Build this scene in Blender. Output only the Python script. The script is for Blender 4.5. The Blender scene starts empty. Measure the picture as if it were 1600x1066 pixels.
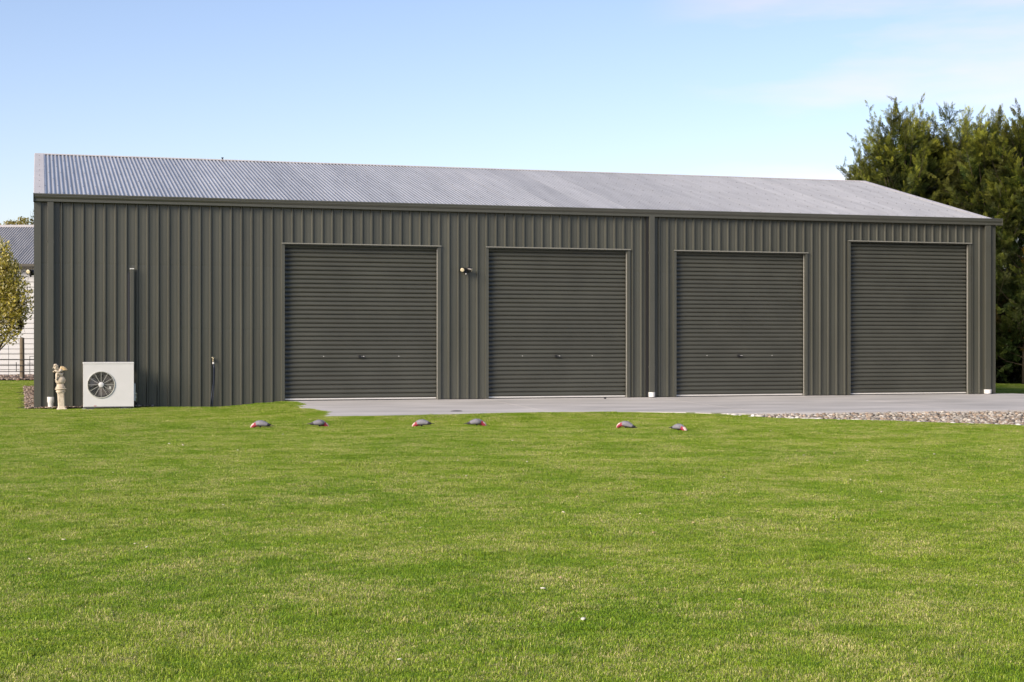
import bpy, math, random
import numpy as np
from mathutils import Vector, Matrix
random.seed(7); rng = np.random.default_rng(7)
R = math.radians
C = bpy.context.scene.collection
S = bpy.context.scene

# ---------------------------------------------------------------- camera, light, exposure
TH = 0.2916
F = 2463.0
CX, CY, CZ = -30.969*math.sin(TH), -30.969*math.cos(TH), 1.06
cam = bpy.data.cameras.new('camera'); co = bpy.data.objects.new('camera', cam); C.objects.link(co)
co.location = (CX, CY, CZ); co.rotation_euler = (R(90), 0, -TH)
cam.sensor_width = 36; cam.lens = F/1600*36; cam.shift_y = 5.8/1600
cam.clip_start = 0.1; cam.clip_end = 2000
S.camera = co

SUN_EL = 27.0
SUN_DIR = Vector((-math.cos(R(31)), -math.sin(R(31)), 0)) * math.cos(R(SUN_EL)) + Vector((0, 0, math.sin(R(SUN_EL))))
sun = bpy.data.lights.new('sun', 'SUN'); sun.energy = 2.9; sun.angle = R(30); sun.color = (1.0, 0.86, 0.68)
so = bpy.data.objects.new('sun', sun); C.objects.link(so)
so.rotation_euler = SUN_DIR.to_track_quat('Z', 'Y').to_euler()
so.location = (-20, -20, 30)

w = bpy.data.worlds.new('World'); S.world = w; w.use_nodes = True
nt = w.node_tree; N = nt.nodes; L = nt.links
bg = N['Background']; bg.inputs['Strength'].default_value = 0.088
sky = N.new('ShaderNodeTexSky'); sky.sky_type = 'NISHITA'; sky.sun_disc = False
sky.sun_elevation = R(SUN_EL); sky.sun_rotation = math.atan2(SUN_DIR.x, SUN_DIR.y)
sky.altitude = 50; sky.air_density = 1.0; sky.dust_density = 0.7; sky.ozone_density = 3.0
tc = N.new('ShaderNodeTexCoord')
# thin pinkish wisps: noise over the direction, stretched along the horizon
mp = N.new('ShaderNodeMapping'); mp.inputs['Scale'].default_value = (1.6, 1.6, 9.0); mp.inputs['Rotation'].default_value = (0, R(-7), 0)
nz = N.new('ShaderNodeTexNoise'); nz.inputs['Scale'].default_value = 2.2; nz.inputs['Detail'].default_value = 6; nz.inputs['Roughness'].default_value = 0.5
L.new(tc.outputs['Generated'], mp.inputs[0]); L.new(mp.outputs[0], nz.inputs['Vector'])
rp = N.new('ShaderNodeValToRGB'); rp.color_ramp.elements[0].position = 0.48; rp.color_ramp.elements[1].position = 0.70
L.new(nz.outputs['Fac'], rp.inputs[0])
dt = N.new('ShaderNodeVectorMath'); dt.operation = 'DOT_PRODUCT'
def dirpx(px, py):
    v = Vector(((px-800)/F, 1, (538.8-py)/F)); v.rotate(Matrix.Rotation(-TH, 3, 'Z')); return v.normalized()
dt.inputs[1].default_value = dirpx(1400, 90)
L.new(tc.outputs['Generated'], dt.inputs[0])
mr = N.new('ShaderNodeMapRange'); mr.interpolation_type = 'SMOOTHSTEP'
mr.inputs['From Min'].default_value = math.cos(R(9.5)); mr.inputs['From Max'].default_value = math.cos(R(1))
L.new(dt.outputs['Value'], mr.inputs['Value'])
ml = N.new('ShaderNodeMath'); ml.operation = 'MULTIPLY'; L.new(rp.outputs[0], ml.inputs[0]); L.new(mr.outputs[0], ml.inputs[1])
ml2 = N.new('ShaderNodeMath'); ml2.operation = 'MULTIPLY'; L.new(ml.outputs[0], ml2.inputs[0]); ml2.inputs[1].default_value = 0.55
mx = N.new('ShaderNodeMix'); mx.data_type = 'RGBA'
L.new(ml2.outputs[0], mx.inputs['Factor']); L.new(sky.outputs[0], mx.inputs['A'])
mx.inputs['B'].default_value = (6.0, 5.25, 5.9, 1)
tn = N.new('ShaderNodeMix'); tn.data_type = 'RGBA'; tn.blend_type = 'MULTIPLY'; tn.inputs['Factor'].default_value = 1; tn.inputs['B'].default_value = (1.16, 0.98, 0.98, 1)
L.new(mx.outputs['Result'], tn.inputs['A']); L.new(tn.outputs['Result'], bg.inputs['Color'])

S.view_settings.view_transform = 'Standard'; S.view_settings.look = 'None'
S.view_settings.exposure = 1.12; S.view_settings.gamma = 1; S.view_settings.use_curve_mapping = False

# ---------------------------------------------------------------- helpers
def cam2w(X, Y, z=0.0):                     # metres right of / ahead of the camera -> scene
    return Vector((CX + X*math.cos(TH) + Y*math.sin(TH), CY - X*math.sin(TH) + Y*math.cos(TH), z))
def w2cam(x, y):
    dx, dy = x-CX, y-CY
    return dx*math.cos(TH) - dy*math.sin(TH), dx*math.sin(TH) + dy*math.cos(TH)
def wall_s(px, d=0.0):                      # pixel column -> x along the wall plane y = d
    u = (px-800)/F; c, s = math.cos(TH), math.sin(TH); dy = d-CY
    return CX + dy*(u*c+s)/(c-u*s)
def wall_z(px, py, d=0.0):
    X, Y = w2cam(wall_s(px, d), d); return CZ + (538.8-py)*Y/F
def at(px, py, Y):
    return cam2w((px-800)/F*Y, Y, CZ + (538.8-py)/F*Y)
def gp(px, py):                             # ground point under a pixel on the apron/lawn plane
    z = 0
    for _ in range(8):
        Y = F*(CZ-z)/(py-538.8); p = cam2w((px-800)/F*Y, Y); z = apron_z(p.y)
    return Vector((p.x, p.y, z))
def apron_z(y): return max(-0.12, min(0, 0.02*y))
def smooth(a, b, x):
    t = np.clip((x-a)/(b-a), 0, 1); return t*t*(3-2*t)
def lawn_h(x, y):
    x = np.asarray(x, float); y = np.asarray(y, float)
    z = np.clip(0.02*y, -0.12, 0)
    left = 1-smooth(-5.7, -4.65, x)
    z = z*(1-left) + left*(-0.075 + 0*x + np.clip(0.008*y, -0.04, 0.08))
    z = z - 0.10*smooth(11, 12, x)*smooth(-3, 3, y)
    z = z + 0.018*np.sin(x*0.9+1.3*np.sin(y*0.5))*np.cos(y*0.7+0.6*x)*smooth(0.0, 3, np.abs(y+3)) + 0.002*np.sin(x*3.1+y*2.3)*np.cos(y*3.9-x)
    far = smooth(8, 20, y)*(1-smooth(0, 6, x)); z = z + far*0.09
    return z - 0.012

MATS = {}
def nodes(name):
    m = bpy.data.materials.new(name); m.use_nodes = True; MATS[name] = m
    return m, m.node_tree.nodes, m.node_tree.links, m.node_tree.nodes['Principled BSDF']
def mat(name, col, rough=0.6, metal=0.0, var=0.0, vscale=3.0, bump=0.0, bscale=60.0, spec=0.5, col2=None, stretch=None, sheetvar=0.0):
    m, n, l, b = nodes(name)
    b.inputs['Base Color'].default_value = (*col, 1); b.inputs['Roughness'].default_value = rough
    b.inputs['Metallic'].default_value = metal; b.inputs['Specular IOR Level'].default_value = spec
    g = n.new('ShaderNodeNewGeometry'); src = g.outputs['Position']
    if stretch:
        mpn = n.new('ShaderNodeMapping'); mpn.inputs['Scale'].default_value = stretch; l.new(src, mpn.inputs[0]); src = mpn.outputs[0]
    if var > 0 or col2:
        t = n.new('ShaderNodeTexNoise'); t.inputs['Scale'].default_value = vscale; t.inputs['Detail'].default_value = 6; l.new(src, t.inputs['Vector'])
        r = n.new('ShaderNodeMapRange'); r.inputs['From Min'].default_value = 0.3; r.inputs['From Max'].default_value = 0.7; l.new(t.outputs['Fac'], r.inputs['Value'])
        x = n.new('ShaderNodeMix'); x.data_type = 'RGBA'; l.new(r.outputs[0], x.inputs['Factor'])
        a = col if col2 else tuple(c*(1-var) for c in col); c2 = col2 if col2 else tuple(c*(1+var) for c in col)
        x.inputs['A'].default_value = (*a, 1); x.inputs['B'].default_value = (*c2, 1)
        out = x.outputs['Result']
        if sheetvar:
            oi = n.new('ShaderNodeObjectInfo'); q = n.new('ShaderNodeMapRange'); q.inputs['To Min'].default_value = 1-sheetvar; q.inputs['To Max'].default_value = 1+sheetvar
            l.new(oi.outputs['Random'], q.inputs['Value']); v = n.new('ShaderNodeVectorMath'); v.operation = 'SCALE'
            l.new(out, v.inputs[0]); l.new(q.outputs[0], v.inputs['Scale']); out = v.outputs[0]
        l.new(out, b.inputs['Base Color'])
        q2 = n.new('ShaderNodeMapRange'); q2.inputs['To Min'].default_value = rough*0.85; q2.inputs['To Max'].default_value = min(1, rough*1.15)
        l.new(t.outputs['Fac'], q2.inputs['Value']); l.new(q2.outputs[0], b.inputs['Roughness'])
    if bump > 0:
        t2 = n.new('ShaderNodeTexNoise'); t2.inputs['Scale'].default_value = bscale; t2.inputs['Detail'].default_value = 5; l.new(src, t2.inputs['Vector'])
        bp = n.new('ShaderNodeBump'); bp.inputs['Strength'].default_value = bump; bp.inputs['Distance'].default_value = 0.01
        l.new(t2.outputs['Fac'], bp.inputs['Height']); l.new(bp.outputs[0], b.inputs['Normal'])
    return m
def attr_mat(name, rough=0.7, trans=0.0, var=0.25, vscale=0.6, tint2=(1, 1, 1), spec=0.3):
    """Base colour from the 'col' attribute (set per piece; cypress tips have sunlight painted in), varied by a world noise."""
    m, n, l, b = nodes(name)
    a = n.new('ShaderNodeAttribute'); a.attribute_name = 'col'
    g = n.new('ShaderNodeNewGeometry')
    t = n.new('ShaderNodeTexNoise'); t.inputs['Scale'].default_value = vscale; t.inputs['Detail'].default_value = 5; l.new(g.outputs['Position'], t.inputs['Vector'])
    r = n.new('ShaderNodeMapRange'); r.inputs['From Min'].default_value = 0.35; r.inputs['From Max'].default_value = 0.65; l.new(t.outputs['Fac'], r.inputs['Value'])
    x = n.new('ShaderNodeMix'); x.data_type = 'RGBA'; l.new(r.outputs[0], x.inputs['Factor'])
    x.inputs['A'].default_value = (1-var, 1-var, 1-var, 1); x.inputs['B'].default_value = (*tint2, 1)
    v = n.new('ShaderNodeVectorMath'); v.operation = 'MULTIPLY'; l.new(a.outputs['Color'], v.inputs[0]); l.new(x.outputs['Result'], v.inputs[1])
    l.new(v.outputs[0], b.inputs['Base Color']); b.inputs['Roughness'].default_value = rough; b.inputs['Specular IOR Level'].default_value = spec
    if trans:
        tr = n.new('ShaderNodeBsdfTranslucent'); l.new(v.outputs[0], tr.inputs['Color'])
        ms = n.new('ShaderNodeMixShader'); ms.inputs[0].default_value = trans
        l.new(b.outputs[0], ms.inputs[1]); l.new(tr.outputs[0], ms.inputs[2]); l.new(ms.outputs[0], n['Material Output'].inputs['Surface'])
    return m

class MB:
    def __init__(s): s.v = []; s.f = []; s.m = []
    def add(s, vs, fs, mi=0):
        o = len(s.v); s.v += [tuple(v) for v in vs]; s.f += [tuple(i+o for i in f) for f in fs]; s.m += [mi]*len(fs); return s
    def box(s, x0, x1, y0, y1, z0, z1, mi=0):
        vs = [(x, y, z) for x in (x0, x1) for y in (y0, y1) for z in (z0, z1)]
        return s.add(vs, [(0, 1, 3, 2), (4, 6, 7, 5), (0, 4, 5, 1), (2, 3, 7, 6), (0, 2, 6, 4), (1, 5, 7, 3)], mi)
    def ring(s, path, radii, seg=8, mi=0, caps=True, flat=None):
        """tube through points; radii = r or (rw, rh)"""
        n = len(path); P = [Vector(p) for p in path]; vs = []
        for i in range(n):
            t = (P[min(i+1, n-1)]-P[max(i-1, 0)]).normalized()
            up = Vector((0, 0, 1)) if abs(t.z) < 0.97 else Vector((0, 1, 0))
            a = t.cross(up).normalized(); b = a.cross(t).normalized()
            r = radii[i] if isinstance(radii, (list, tuple)) else radii
            rw, rh = r if isinstance(r, (list, tuple)) else (r, r)
            for k in range(seg):
                q = 2*math.pi*k/seg; vs.append(P[i]+a*math.cos(q)*rw+b*math.sin(q)*rh)
        fs = [(i*seg+k, i*seg+(k+1) % seg, (i+1)*seg+(k+1) % seg, (i+1)*seg+k) for i in range(n-1) for k in range(seg)]
        if caps: fs += [tuple(range(seg))[::-1], tuple(range((n-1)*seg, n*seg))]
        return s.add(vs, fs, mi)
    def lathe(s, prof, seg=24, c=(0, 0, 0), mi=0, axis='Z'):
        vs = []
        for r, z in prof:
            for k in range(seg):
                q = 2*math.pi*k/seg; p = (r*math.cos(q), r*math.sin(q), z)
                if axis == 'Y': p = (p[0], p[2], p[1])
                vs.append((p[0]+c[0], p[1]+c[1], p[2]+c[2]))
        n = len(prof)
        fs = [(i*seg+k, i*seg+(k+1) % seg, (i+1)*seg+(k+1) % seg, (i+1)*seg+k) for i in range(n-1) for k in range(seg)]
        return s.add(vs, fs, mi)
    def ball(s, c, r, seg=12, mi=0):
        rx, ry, rz = r if isinstance(r, (list, tuple)) else (r, r, r)
        vs = []; n = seg//2
        for i in range(n+1):
            a = math.pi*i/n
            for k in range(seg):
                q = 2*math.pi*k/seg; vs.append((c[0]+rx*math.sin(a)*math.cos(q), c[1]+ry*math.sin(a)*math.sin(q), c[2]+rz*math.cos(a)))
        return s.add(vs, [(i*seg+k, (i+1)*seg+k, (i+1)*seg+(k+1) % seg, i*seg+(k+1) % seg) for i in range(n) for k in range(seg)], mi)
    def mesh(s, name, mats, smooth=False):
        me = bpy.data.meshes.new(name); me.from_pydata(s.v, [], s.f); 
        for m in (mats if isinstance(mats, (list, tuple)) else [mats]): me.materials.append(m)
        me.polygons.foreach_set('material_index', s.m)
        if smooth: me.polygons.foreach_set('use_smooth', [True]*len(s.f))
        me.update(); return me
    def build(s, name, mats, parent=None, smooth=False, bevel=0, auto=None):
        o = bpy.data.objects.new(name, s.mesh(name, mats, smooth)); C.objects.link(o)
        if parent: o.parent = parent
        if bevel:
            b = o.modifiers.new('bevel', 'BEVEL'); b.width = bevel; b.segments = 2; b.limit_method = 'ANGLE'; b.angle_limit = R(40)
        if auto is not None: sharp(o.data, auto)
        return o
def sharp(me, ang):
    me.polygons.foreach_set('use_smooth', [True]*len(me.polygons))
    me.set_sharp_from_angle(angle=R(ang))
def tag(o, label=None, cat=None, group=None, kind=None):
    if label: o['label'] = label
    if cat: o['category'] = cat
    if group: o['group'] = group
    if kind: o['kind'] = kind
    return o
def empty(name, loc=(0, 0, 0), rz=0, **k):
    o = bpy.data.objects.new(name, None); C.objects.link(o); o.location = loc; o.rotation_euler = (0, 0, rz); o.empty_display_size = 0.2
    return tag(o, **k)
def inst(me, name, parent=None, loc=(0, 0, 0)):
    o = bpy.data.objects.new(name, me); C.objects.link(o); o.location = loc
    if parent: o.parent = parent
    return o
def copy_tree(o, parent=None):
    c = o.copy(); C.objects.link(c); c.parent = parent
    if parent is not None: c.matrix_parent_inverse = o.matrix_parent_inverse
    for ch in list(o.children): copy_tree(ch, c)
    return c
def np_mesh(name, V, Fc, mats, cols=None, mi=None):
    """V (n,3), Fc (m,k) with constant k; cols per vertex"""
    me = bpy.data.meshes.new(name); V = np.asarray(V, np.float32); Fc = np.asarray(Fc, np.int32); k = Fc.shape[1]
    me.vertices.add(len(V)); me.vertices.foreach_set('co', V.ravel())
    me.loops.add(Fc.size); me.loops.foreach_set('vertex_index', Fc.ravel())
    me.polygons.add(len(Fc)); me.polygons.foreach_set('loop_start', np.arange(0, Fc.size, k, dtype=np.int32))
    if mi is not None: me.polygons.foreach_set('material_index', mi.astype(np.int32))
    for m in (mats if isinstance(mats, (list, tuple)) else [mats]): me.materials.append(m)
    if cols is not None:
        a = me.color_attributes.new('col', 'FLOAT_COLOR', 'POINT')
        c4 = np.ones((len(V), 4), np.float32); c4[:, :3] = cols; a.data.foreach_set('color', c4.ravel())
    me.update(calc_edges=True); return me

# ---------------------------------------------------------------- materials
M = {}
M['paint'] = mat('paint', (0.056, 0.058, 0.048), 0.33, var=0.10, vscale=1.7, bump=0.05, bscale=9, stretch=(2.5, 2.5, 0.3), sheetvar=0.07)
M['paint_trim'] = mat('paint_trim', (0.061, 0.063, 0.053), 0.33, var=0.05, vscale=3)
M['paint_door'] = mat('paint_door', (0.056, 0.058, 0.048), 0.36, var=0.12, vscale=1.3, bump=0.03, bscale=6)
M['zinc_cap'] = mat('zinc_cap', (0.60, 0.57, 0.54), 0.45, 0.3, var=0.05, vscale=5)
def roof_mat(name, crest, valley_shade, rough, metal, sv):
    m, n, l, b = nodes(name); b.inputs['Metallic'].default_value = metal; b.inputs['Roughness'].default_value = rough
    a = n.new('ShaderNodeAttribute'); a.attribute_name = 'valley_shade'; g = n.new('ShaderNodeNewGeometry'); oi = n.new('ShaderNodeObjectInfo')
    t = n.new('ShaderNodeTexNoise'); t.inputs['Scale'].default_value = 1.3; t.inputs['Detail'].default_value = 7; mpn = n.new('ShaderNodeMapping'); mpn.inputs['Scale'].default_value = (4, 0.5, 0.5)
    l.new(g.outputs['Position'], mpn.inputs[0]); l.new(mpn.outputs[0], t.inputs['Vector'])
    x = n.new('ShaderNodeMix'); x.data_type = 'RGBA'; l.new(a.outputs['Fac'], x.inputs['Factor']); x.inputs['A'].default_value = (*crest, 1); x.inputs['B'].default_value = (*valley_shade, 1)  # valleys darkened in the colour to add shading contrast to the corrugation
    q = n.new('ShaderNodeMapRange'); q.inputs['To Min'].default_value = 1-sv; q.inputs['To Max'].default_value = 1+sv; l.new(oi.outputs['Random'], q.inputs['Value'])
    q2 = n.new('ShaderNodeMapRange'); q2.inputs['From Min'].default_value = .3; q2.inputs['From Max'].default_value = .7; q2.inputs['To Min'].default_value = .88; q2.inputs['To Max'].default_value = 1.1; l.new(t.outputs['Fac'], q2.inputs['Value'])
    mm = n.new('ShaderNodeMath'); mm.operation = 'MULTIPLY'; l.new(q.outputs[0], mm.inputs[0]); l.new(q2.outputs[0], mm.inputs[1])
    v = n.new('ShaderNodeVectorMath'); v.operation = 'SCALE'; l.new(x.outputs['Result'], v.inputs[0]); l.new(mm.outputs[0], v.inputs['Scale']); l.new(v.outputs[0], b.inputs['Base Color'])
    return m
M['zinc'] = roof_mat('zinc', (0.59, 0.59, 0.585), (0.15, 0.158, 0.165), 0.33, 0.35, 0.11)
M['lip'] = mat('lip', (0.19, 0.19, 0.17), 0.35, var=0.05)  # lighter grey that paints the highlight along the door heads
M['alu'] = mat('alu', (0.72, 0.71, 0.68), 0.35, 0.4, var=0.05)
M['screw'] = mat('screw', (0.12, 0.12, 0.12), 0.4, 0.6)
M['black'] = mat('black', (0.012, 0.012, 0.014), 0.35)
M['black_rubber'] = mat('black_rubber', (0.02, 0.022, 0.03), 0.5)
M['lens'] = mat('lens', (0.50, 0.45, 0.31), 0.25, var=0.05, vscale=60)
M['white_pvc'] = mat('white_pvc', (0.62, 0.62, 0.62), 0.4, var=0.04, vscale=20)
M['ac_white'] = mat('ac_white', (0.56, 0.57, 0.58), 0.38, var=0.03, vscale=4)
M['ac_dark'] = mat('ac_dark', (0.035, 0.036, 0.036), 0.5)
M['ac_guard'] = mat('ac_guard', (0.42, 0.43, 0.40), 0.45)
M['fan_blade'] = mat('fan_blade', (0.085, 0.075, 0.08), 0.4)
M['brass'] = mat('brass', (0.55, 0.50, 0.36), 0.35, 0.8)
M['hose'] = mat('hose', (0.012, 0.02, 0.045), 0.35)
M['stone_statue'] = mat('stone_statue', (0.60, 0.53, 0.43), 0.85, col2=(0.40, 0.34, 0.26), vscale=14, bump=0.5, bscale=90)
M['stone_gold'] = mat('stone_gold', (0.55, 0.36, 0.14), 0.85, col2=(0.62, 0.54, 0.42), vscale=30)
M['concrete'] = mat('concrete', (0.35, 0.345, 0.335), 0.7, col2=(0.52, 0.505, 0.49), vscale=1.1, bump=0.25, bscale=90, stretch=(0.5, 1.5, 1), sheetvar=0.05)
M['slab_pad'] = mat('slab_pad', (0.36, 0.38, 0.40), 0.8, var=0.1)
M['dirt'] = mat('dirt', (0.08, 0.13, 0.018), 0.95, col2=(0.15, 0.14, 0.05), vscale=1.2, bump=0.8, bscale=40)
M['mulch'] = mat('mulch', (0.07, 0.05, 0.035), 0.95, col2=(0.13, 0.10, 0.075), vscale=8, bump=0.8, bscale=50)
M['weatherboard'] = mat('weatherboard', (0.40, 0.41, 0.42), 0.5, var=0.03, vscale=2)
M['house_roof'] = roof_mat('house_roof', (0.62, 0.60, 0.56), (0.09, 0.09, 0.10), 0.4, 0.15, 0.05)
M['house_trim'] = mat('house_trim', (0.10, 0.095, 0.085), 0.4)
M['post_wood'] = mat('post_wood', (0.11, 0.085, 0.055), 0.9, col2=(0.17, 0.14, 0.10), vscale=9, bump=0.8, bscale=30, stretch=(3, 3, 0.4))
M['wire'] = mat('wire', (0.02, 0.02, 0.02), 0.5)
M['bark'] = mat('bark', (0.045, 0.033, 0.024), 0.95, col2=(0.085, 0.065, 0.045), vscale=12, bump=0.9, bscale=30)
M['galah_grey'] = mat('galah_grey', (0.15, 0.148, 0.175), 0.85, col2=(0.22, 0.215, 0.25), vscale=70, bump=0.3, bscale=200)
M['galah_pink'] = mat('galah_pink', (0.24, 0.018, 0.038), 0.85, col2=(0.32, 0.04, 0.065), vscale=60)
M['galah_crown'] = mat('galah_crown', (0.58, 0.42, 0.40), 0.9, var=0.05, vscale=60)
M['galah_dark'] = mat('galah_dark', (0.035, 0.032, 0.04), 0.7)
M['horn'] = mat('horn', (0.62, 0.56, 0.46), 0.5)
M['cypress_leaf'] = attr_mat('cypress_leaf', 0.65, 0.25, var=0.45, vscale=1.3, tint2=(1.15, 1.2, 0.9))
M['broad_leaf'] = attr_mat('broad_leaf', 0.45, 0.5, var=0.2, vscale=1.5)
M['gravel_stone'] = attr_mat('gravel_stone', 0.8, 0, var=0.15, vscale=6, spec=0.4)

# grass: each blade carries its own hue; patches of the lawn are greener, yellower or dry by a world noise
def grass_material():
    m, n, l, b = nodes('grass_blade')
    g = n.new('ShaderNodeNewGeometry'); a = n.new('ShaderNodeAttribute'); a.attribute_name = 'rnd'
    def noise(sc, det, off, st=(1, 1, 0)):
        q = n.new('ShaderNodeMapping'); q.inputs['Location'].default_value = (off, off*1.7, 0); q.inputs['Scale'].default_value = st
        l.new(g.outputs['Position'], q.inputs[0]); t = n.new('ShaderNodeTexNoise'); t.inputs['Scale'].default_value = sc; t.inputs['Detail'].default_value = det
        l.new(q.outputs[0], t.inputs['Vector']); return t.outputs['Fac']
    def math_(op, x, y):
        q = n.new('ShaderNodeMath'); q.operation = op
        for i, v in enumerate((x, y)):
            if isinstance(v, (int, float)): q.inputs[i].default_value = v
            else: l.new(v, q.inputs[i])
        return q.outputs[0]
    def ramp(v, a0, a1):
        q = n.new('ShaderNodeMapRange'); q.interpolation_type = 'SMOOTHSTEP'; q.inputs['From Min'].default_value = a0; q.inputs['From Max'].default_value = a1; l.new(v, q.inputs['Value']); return q.outputs[0]
    def mix(f, A, B):
        q = n.new('ShaderNodeMix'); q.data_type = 'RGBA'; l.new(f, q.inputs['Factor'])
        for k, v in (('A', A), ('B', B)):
            if isinstance(v, tuple): q.inputs[k].default_value = (*v, 1)
            else: l.new(v, q.inputs[k])
        return q.outputs['Result']
    big = noise(0.35, 3, 3.1); mid = noise(1.6, 4, 9.2); small = noise(7, 3, 5.5)
    sep = n.new('ShaderNodeSeparateColor'); l.new(a.outputs['Color'], sep.inputs[0])
    r1, r2, r3 = sep.outputs[0], sep.outputs[1], sep.outputs[2]
    t = math_('ADD', math_('MULTIPLY', big, 0.5), math_('ADD', math_('MULTIPLY', mid, 0.6), math_('MULTIPLY', small, 0.5)))   # mean .8
    t = math_('ADD', t, math_('MULTIPLY', math_('SUBTRACT', r1, 0.5), 0.5))
    c = mix(ramp(t, 0.50, 1.10), GRASS[0], GRASS[1])
    dry = math_('ADD', math_('ADD', math_('MULTIPLY', mid, 0.7), math_('MULTIPLY', small, 0.5)), math_('MULTIPLY', r2, 0.55))
    c = mix(ramp(dry, 0.97, 1.17), c, GRASS[2])
    v = n.new('ShaderNodeVectorMath'); v.operation = 'SCALE'; l.new(c, v.inputs[0]); l.new(math_('ADD', math_('MULTIPLY', r3, 0.5), 0.75), v.inputs['Scale'])
    l.new(v.outputs[0], b.inputs['Base Color']); b.inputs['Roughness'].default_value = 0.5; b.inputs['Specular IOR Level'].default_value = 0.25
    tr = n.new('ShaderNodeBsdfTranslucent'); l.new(v.outputs[0], tr.inputs['Color'])
    ms = n.new('ShaderNodeMixShader'); ms.inputs[0].default_value = 0.3
    l.new(b.outputs[0], ms.inputs[1]); l.new(tr.outputs[0], ms.inputs[2]); l.new(ms.outputs[0], n['Material Output'].inputs['Surface'])
    return m
GRASS = [(0.165, 0.300, 0.016), (0.345, 0.440, 0.040), (0.62, 0.56, 0.26)]
M['grass'] = grass_material()

# ---------------------------------------------------------------- apron, gravel and lawn outlines (plan)
AP_FRONT = [gp(*p) for p in ((508, 651), (600, 649.3), (700, 646.8), (780, 645), (860, 643.8), (1000, 643.4), (1100, 645), (1165, 646.3), (1300, 644.6), (1450, 642.6), (1600, 641), (1900, 638))]
GR_FRONT = [gp(*p) for p in ((1130, 646), (1165, 648.4), (1250, 653), (1350, 657), (1450, 660.5), (1600, 665), (1800, 671))]
AP_POLY = [Vector((-4.5, 0.02, 0))] + AP_FRONT + [Vector((AP_FRONT[-1].x+1, -2.2, 0)), Vector((11.4, 0.1, 0))]
GR_POLY = GR_FRONT + [Vector((AP_FRONT[-1].x+0.5, GR_FRONT[-1].y-0.2, 0)), AP_FRONT[-1]+Vector((0.5, .1, 0))] + [AP_FRONT[-1]+Vector((0, .1, 0))] + [p+Vector((0, .1, 0)) for p in AP_FRONT[-2:6:-1]]
def inpoly(x, y, poly):
    x = np.asarray(x); y = np.asarray(y); r = np.zeros(x.shape, bool); n = len(poly)
    for i in range(n):
        x0, y0, x1, y1 = poly[i].x, poly[i].y, poly[i-1].x, poly[i-1].y
        c = ((y0 > y) != (y1 > y)) & (x < (x1-x0)*(y-y0)/((y1-y0) or 1e-9)+x0); r ^= c
    return r
BED = [cam2w(-9.6, 27.6), cam2w(-8.2, 27.75), Vector((-9.0, 0.3, 0)), Vector((-9.0, 11, 0)), cam2w(-13.2, 38.6), cam2w(-10.6, 33)]   # bark strip at the left foot of the shed
BED = [Vector((-9.14, -0.20, 0)), Vector((-6.9, -0.16, 0)), Vector((-6.9, 0.02, 0)), Vector((-8.95, 0.05, 0)), Vector((-8.95, 11, 0)), Vector((-9.26, 11, 0)), Vector((-9.18, 5, 0))]
XL = cam2w(-17, 44); 
GBED = [cam2w(-24, 44.2), cam2w(-6, 44.2), cam2w(-6, 50.6), cam2w(-24, 50.6)]
SHED_POLY = [Vector((-8.95, 0, 0)), Vector((10.87, 0, 0)), Vector((10.87, 11.1, 0)), Vector((-8.95, 11.1, 0))]

# ground: one sheet to the horizon, fine near the camera
def ground():
    def axis(a, b, f0, f1, step):
        near = np.arange(f0, f1+1e-6, step)
        lo = f0-np.geomspace(0.6, f0-a, 16)[::-1]; hi = f1+np.geomspace(0.6, b-f1, 16); return np.concatenate([lo, near, hi])
    xs = axis(-900, 900, -24, 24, 0.35); ys = axis(-300, 1400, -33, 24, 0.35)
    X, Y = np.meshgrid(xs, ys); Z = lawn_h(X, Y)-0.013
    f = ((np.abs(X) > 40) | (Y > 60)); Z[f] = -0.1
    cut = inpoly(X, Y, AP_POLY) | inpoly(X, Y, GR_POLY)
    Z[cut] -= 0.12
    n, m = X.shape; idx = np.arange(n*m).reshape(n, m)
    Fc = np.stack([idx[:-1, :-1], idx[:-1, 1:], idx[1:, 1:], idx[1:, :-1]], -1).reshape(-1, 4)
    me = np_mesh('ground', np.stack([X, Y, Z], -1).reshape(-1, 3), Fc, M['dirt'])
    o = inst(me, 'ground'); sharp(me, 60); tag(o, kind='structure')
ground()

# apron: bays of concrete poured side by side with open joints
def apron():
    cuts = [-30, -0.55, 3.0, 6.9, 11.3, 40]
    def clip(poly, x0, x1):
        for sgn, lim in ((1, x0), (-1, x1)):
            out = []
            for i in range(len(poly)):
                a, b = poly[i-1], poly[i]; da, db = sgn*(a.x-lim), sgn*(b.x-lim)
                if (da >= 0) != (db >= 0): out.append(a+(b-a)*(da/(da-db)))
                if db >= 0: out.append(b)
            poly = out
        return poly
    root = empty('concrete_apron', (0, 0, 0), kind='structure')
    root['label'] = 'pale grey concrete apron along the front of the shed'
    for a, b in zip(cuts[:-1], cuts[1:]):
        p = clip(AP_POLY, a+0.007, b-0.007)
        if len(p) < 3: continue
        mb = MB(); n = len(p)
        top = [(q.x, q.y, apron_z(q.y)) for q in p]; bot = [(q.x, q.y, apron_z(q.y)-0.12) for q in p]
        mb.add(top+bot, [tuple(range(n))]+[((i+1) % n, i, i+n, (i+1) % n+n) for i in range(n)])
        o = mb.build('concrete_bay', M['concrete'], root)
        bm_tri(o)
def bm_tri(o):
    import bmesh
    b = bmesh.new(); b.from_mesh(o.data); bmesh.ops.triangulate(b, faces=b.faces[:]); bmesh.ops.recalc_face_normals(b, faces=b.faces[:]); b.to_mesh(o.data); b.free()
apron()
tag(MB().box(-8.9, 10.82, 0.05, 11.0, -0.3, -0.003).build('shed_floor', M['concrete']), kind='structure')

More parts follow.
